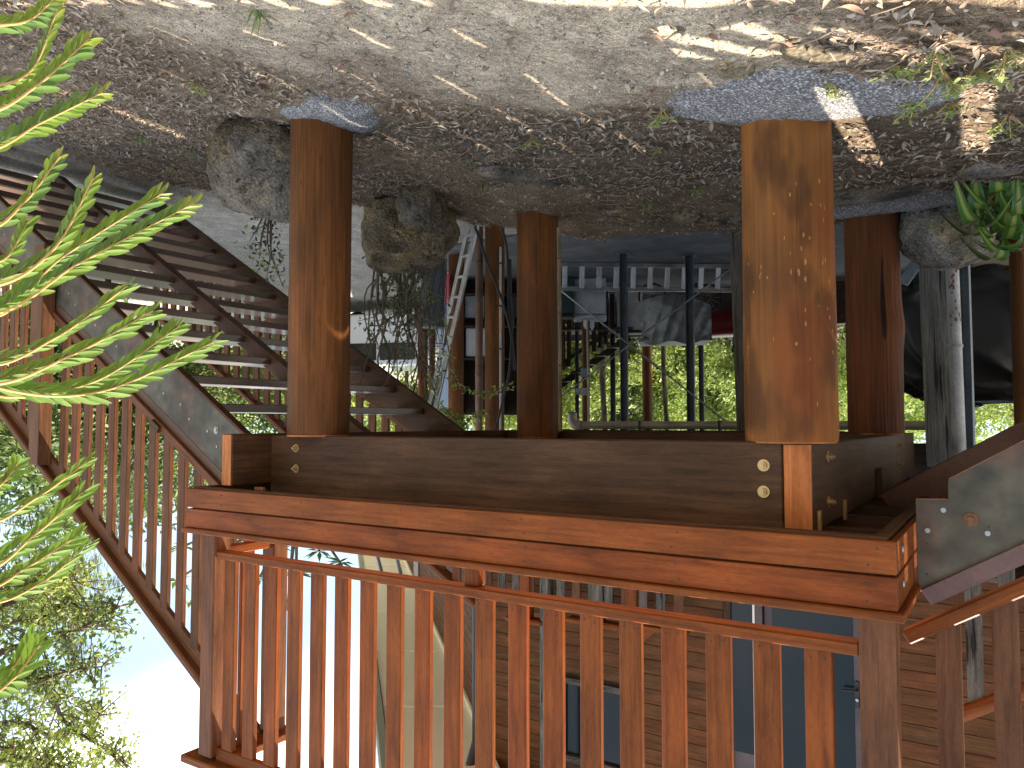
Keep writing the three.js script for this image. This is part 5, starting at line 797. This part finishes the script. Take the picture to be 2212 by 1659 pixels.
// ---------------------------------------------------------------- striped-leaf plant
function bladeGeo(len, wid, arch, c0, c1, n = 9) {      // long arching leaf, paler stripe along the middle (dye of the leaf)
  const P = [], C = [], I = [], cols = [-1, -0.45, -0.2, 0.2, 0.45, 1];
  for (let i = 0; i <= n; i++) { const t = i / n, w = wid * 0.5 * Math.sin(Math.PI * Math.pow(clamp(t * 0.97 + 0.03), 0.75)), y = arch * (t - 1.7 * t * t), x = len * t; for (const s of cols) { P.push(x, y * len + Math.abs(s) * w * 0.35, s * w); C.push(...(Math.abs(s) < 0.3 ? c1 : c0)); } }
  const m = cols.length; for (let i = 0; i < n; i++) for (let k = 0; k < m - 1; k++) { const a = i * m + k; I.push(a, a + 1, a + m, a + 1, a + m + 1, a + m); }
  const g = new THREE.BufferGeometry(); g.setAttribute('position', new THREE.Float32BufferAttribute(P, 3)); g.setAttribute('color', new THREE.Float32BufferAttribute(C, 3)); g.setIndex(I); g.computeVertexNormals(); return g;
}
{
  const D = 4.9, c = at(2165, 470, D), base = V(c.x, gh(c.x, c.z), c.z), t = thing('striped_plant', 'leafy plant with glossy green leaves striped yellow beside the pale boulder', 'plant', [base.x, base.y, base.z]); const lm = M.leafV.clone(); lm.roughness = 0.35; lm.transmission = 0.25;
  const gs = [0, 1, 2].map(k => bladeGeo(1, 0.30 + 0.05 * k, 0.9 + 0.3 * k, [0.10, 0.25, 0.05], [0.50, 0.56, 0.12]));
  for (const [dx, dy, dz, n] of [[0, 0.30, 0, 12], [-0.14, 0.18, 0.06, 10], [0.09, 0.19, 0.06, 9], [-0.2, 0.32, -0.05, 10], [0.02, 0.12, 0.10, 8], [-0.08, 0.26, 0.12, 9]]) { const o = base.clone().add(V(dx, dy, dz)); put(t, 'stem', taper(curve([base.clone().add(V(dx * 0.3, -0.05, dz * 0.3)), base.clone().add(V(dx * 0.6, dy * 0.5, dz)), o], 8), 0.014, 0.011, 8), M.stem);
    for (let i = 0; i < n; i++) { const m = put(t, 'leaf', gs[i % 3], lm); const L = rr(0.17, 0.27); m.scale.setScalar(L); m.position.set(o.x - base.x, o.y - base.y - 0.09 + 0.10 * i / n, o.z - base.z); m.rotation.set(0, i * 2.4 + rr(-0.5, 0.5), mix(-0.6, 0.7, i / n) + rr(-0.2, 0.2), 'YZX'); } }
}
// ---------------------------------------------------------------- weeds and grass tufts
function weed(X, Y, s, label, kind) {
  s *= kind === 'g' ? 1 : 0.8; const p = onGround(X, Y); p.y = gh(p.x, p.z); const t = thing(kind === 'g' ? 'grass_tuft' : 'weed', label, kind === 'g' ? 'grass' : 'weed', [p.x, p.y, p.z], kind === 'g' ? 'grass tufts in the litter' : 'small weeds in the litter'), L = new Leaves(), w = [];
  if (kind === 'g') { for (let i = 0; i < 26; i++) { const f = rr(0, 6.28), e = rr(0.3, 1.1), d = V(Math.cos(f) * Math.cos(e), Math.sin(e), Math.sin(f) * Math.cos(e)), sd = d.clone().cross(V(0, 1, 0)).normalize(); L.add(p.clone().add(V(rr(-0.02, 0.02), 0, rr(-0.02, 0.02))), d, sd, s * rr(0.6, 1.2), 0.008, pick(G.sun)); } put(t, 'blades', L.geo(), M.leafV); return; }
  for (let i = 0; i < 5; i++) { const f = rr(0, 6.28), e = p.clone().add(V(Math.cos(f) * s * rr(0.3, 1), s * rr(0.3, 0.9), Math.sin(f) * s * rr(0.3, 1))), c = curve([p, p.clone().lerp(e, 0.5).add(V(0, s * 0.15, 0)), e], 6); w.push(taper(c, 0.0035, 0.002, 5)); for (let k = 2; k < 7; k++) for (let j = 0; j < 2; j++) { const d = rdir(); d.y = Math.abs(d.y) * 0.4; d.normalize(); L.add(c[k], d, d.clone().cross(V(0, 1, 0)).normalize(), s * rr(0.20, 0.32), s * rr(0.12, 0.19), pick(G.lime).map(v => v * 0.8)); } }
  put(t, 'stems', merge(w), M.stem); put(t, 'leaves', L.geo(), M.leafV);
}
[[1151, 293, 0.10, 'three-leaved weed on bare soil before the middle pole'], [1431, 233, 0.12, 'trailing weed at the footing edge before the flecked pole'], [1424, 318, 0.07, 'small weed beside the thin sun streak before the flecked pole'], [1935, 135, 0.11, 'weed at the edge of the largest footing nearest the wide sun strip'], [2020, 100, 0.10, 'weed between the two sun strips in the litter'], [2040, 150, 0.12, 'upright weed beside the second sun strip'], [1975, 205, 0.12, 'weed sprawling off the end of the largest footing'], [2055, 215, 0.10, 'tall-stalked weed between the sun strips'], [2110, 140, 0.13, 'sunlit weed growing in the second sun strip'], [2178, 95, 0.10, 'weed at the outer edge of the litter'], [1795, 165, 0.09, 'weed in the first sun strip'], [2180, 240, 0.11, 'low weed past the second sun strip'], [430, 177, 0.10, 'pale weed in the litter near the brown grainy pole'], [125, 198, 0.07, 'tiny weed in deep litter'], [255, 405, 0.10, 'round-leaved weed near the foot of the long stair'], [410, 418, 0.10, 'round-leaved weed against the round dark boulder'], [373, 360, 0.10, 'vine-like weed beside the round dark boulder']].forEach(a => weed(...a, 'w'));
[[1011, 347, 0.08, 'small grass tuft between the footing and the flat rock slab'], [1044, 395, 0.09, 'grass tuft at the foot of the middle pole'], [1394, 432, 0.11, 'grass tuft with broad blades near the soil edge'], [2015, 448, 0.14, 'grass tuft hanging over the pale boulder'], [300, 290, 0.12, 'grass tuft in the deep litter'], [410, 318, 0.10, 'grass tuft just before the round dark boulder'], [1508, 400, 0.10, 'spiky grass tuft beside the flecked pole'], [560, 20, 0.10, 'dry grass tuft in the sunlit sand']].forEach(a => weed(...a, 'g'));

// ---------------------------------------------------------------- leafy shrub reaching in close to the viewer
{
  const D0 = 1.02, sprays = [
    [[-40, 60], [60, 45], [120, -5], 0.0], [[-40, 190], [60, 160], [125, 20], 0.05], [[-40, 250], [80, 185], [192, 85], -0.04], [[-40, 330], [90, 265], [222, 200], 0.03], [[-40, 500], [50, 440], [130, 338], 0.02], [[-30, 620], [110, 545], [202, 385], -0.05], [[-30, 690], [130, 560], [352, 417], 0.06], [[-30, 680], [170, 570], [418, 440], 0.0],
    [[-40, 790], [120, 730], [275, 618], 0.07], [[-40, 830], [150, 770], [330, 672], -0.03], [[-40, 850], [190, 830], [388, 705], 0.04], [[-30, 830], [200, 850], [461, 740], -0.02], [[-40, 1130], [80, 1075], [188, 998], 0.05], [[-40, 1230], [70, 1160], [178, 1065], -0.03], [[-40, 1060], [10, 1040], [38, 1000], 0.1], [[-40, 1270], [60, 1225], [165, 1160], 0.02], [[-40, 1300], [80, 1265], [190, 1178], 0.09], 
    [[-40, 1470], [20, 1450], [70, 1378], 0.04], [[-40, 1500], [30, 1465], [84, 1395], -0.02], [[-40, 560], [10, 560], [60, 480], 0.1]];
  const root = V(1.35, gh(1.35, 0.1), 0.15), t = thing('leafy_shrub', 'bright green shrub with long sprays of paired oval leaves reaching in close to the camera', 'shrub', [root.x, root.y, root.z]);
  const ovate = (() => { const P = [], C = [], I = [], n = 8; for (let i = 0; i <= n; i++) { const u = i / n, w = 0.112 * Math.pow(Math.sin(Math.PI * clamp(u * 0.96 + 0.02)), 0.72), y = -0.10 * u * u; for (const s of [-1, -0.5, 0, 0.5, 1]) { P.push(u, y + w * 0.35 * Math.abs(s), s * w); C.push(1, 1, s === 0 ? 0.9 : 1); } } for (let i = 0; i < n; i++) for (let k = 0; k < 4; k++) { const a = i * 5 + k; I.push(a, a + 1, a + 5, a + 1, a + 6, a + 5); } const g = new THREE.BufferGeometry(); g.setAttribute('position', new THREE.Float32BufferAttribute(P, 3)); g.setIndex(I); g.computeVertexNormals(); return g; })();
  const mats = [[0.15, 0.26, 0.035], [0.12, 0.22, 0.04], [0.18, 0.28, 0.035], [0.10, 0.20, 0.05]].map(c => mat(c, { phys: true, roughness: 0.7, transmission: 0.55, thickness: 0, side: THREE.DoubleSide, specularIntensity: 0.5 })); const young = mat([0.22, 0.30, 0.04], { phys: true, roughness: 0.45, transmission: 0.5, thickness: 0, side: THREE.DoubleSide });
  const rest = [], trunk = V(1.25, 0.9, -0.1); let count = 0; const wood = [taper(curve([root.clone().add(V(0, -0.1, 0)), root.clone().lerp(trunk, 0.5).add(V(0.05, 0, 0)), trunk], 8), 0.02, 0.012, 8, 0.1)];
  sprays.forEach((s, si) => {
    const dd = s[3], pts = s.slice(0, 3).map(([X, Y], i) => at(X, Y, D0 + dd * 2 + 0.03 * (i - 1))), c = new THREE.CatmullRomCurve3([trunk.clone().lerp(pts[0], 0.55).add(V(0, 0.02, 0)), ...pts]); const full = c.getPoints(40); wood.push(taper(full, 0.0022, 0.0009, 6));
    // only the visible part of the spray carries leaves
    const vis = new THREE.CatmullRomCurve3(pts), len = vis.getLength(), n = Math.max(4, Math.round(len / 0.0052)); const viewN = EYE.clone().sub(pts[1]).normalize();
    for (let k = 0; k < n; k++) {
      const u = k / (n - 1), p = vis.getPointAt(u), tan = vis.getTangentAt(u); const sideBase = tan.clone().cross(viewN).normalize(), tilt = 0.55 + 0.25 * Math.sin(si * 1.7), out = sideBase.clone().multiplyScalar(k % 2 ? 1 : -1).multiplyScalar(Math.cos(tilt)).addScaledVector(viewN, -Math.sin(tilt) * (k % 2 ? 0.4 : 0.9));
      const dir = tan.clone().multiplyScalar(0.86).addScaledVector(out, 0.40).add(rdir().multiplyScalar(0.11)).normalize(); const nrm = out.clone().cross(tan).multiplyScalar(k % 2 ? 1 : -1).addScaledVector(tan, -0.75).add(rdir().multiplyScalar(0.3)).normalize(); const z = dir.clone().cross(nrm).normalize(), y = z.clone().cross(dir).normalize();
      const L = 0.031 * rr(0.82, 1.15) * (u > 0.93 ? 0.7 : 1); const mx = new THREE.Matrix4().makeBasis(dir, y, z).scale(V(L, L, L)).setPosition(p);
      if (count < 300) { const m = put(t, 'leaf', ovate, u > 0.9 ? young : mats[(si + k * 3) % 4]); mx.setPosition(p.clone().sub(t.position)); mx.decompose(m.position, m.quaternion, m.scale); count++; } else rest.push(ovate.clone().applyMatrix4(mx));
    }
  });
  put(t, 'stems', merge(wood), M.stem);
  if (rest.length) tag(put(t, 'more_leaves', merge(rest), mats[0]), null, null, null, 'stuff');
}
renderer.render(scene, camera);
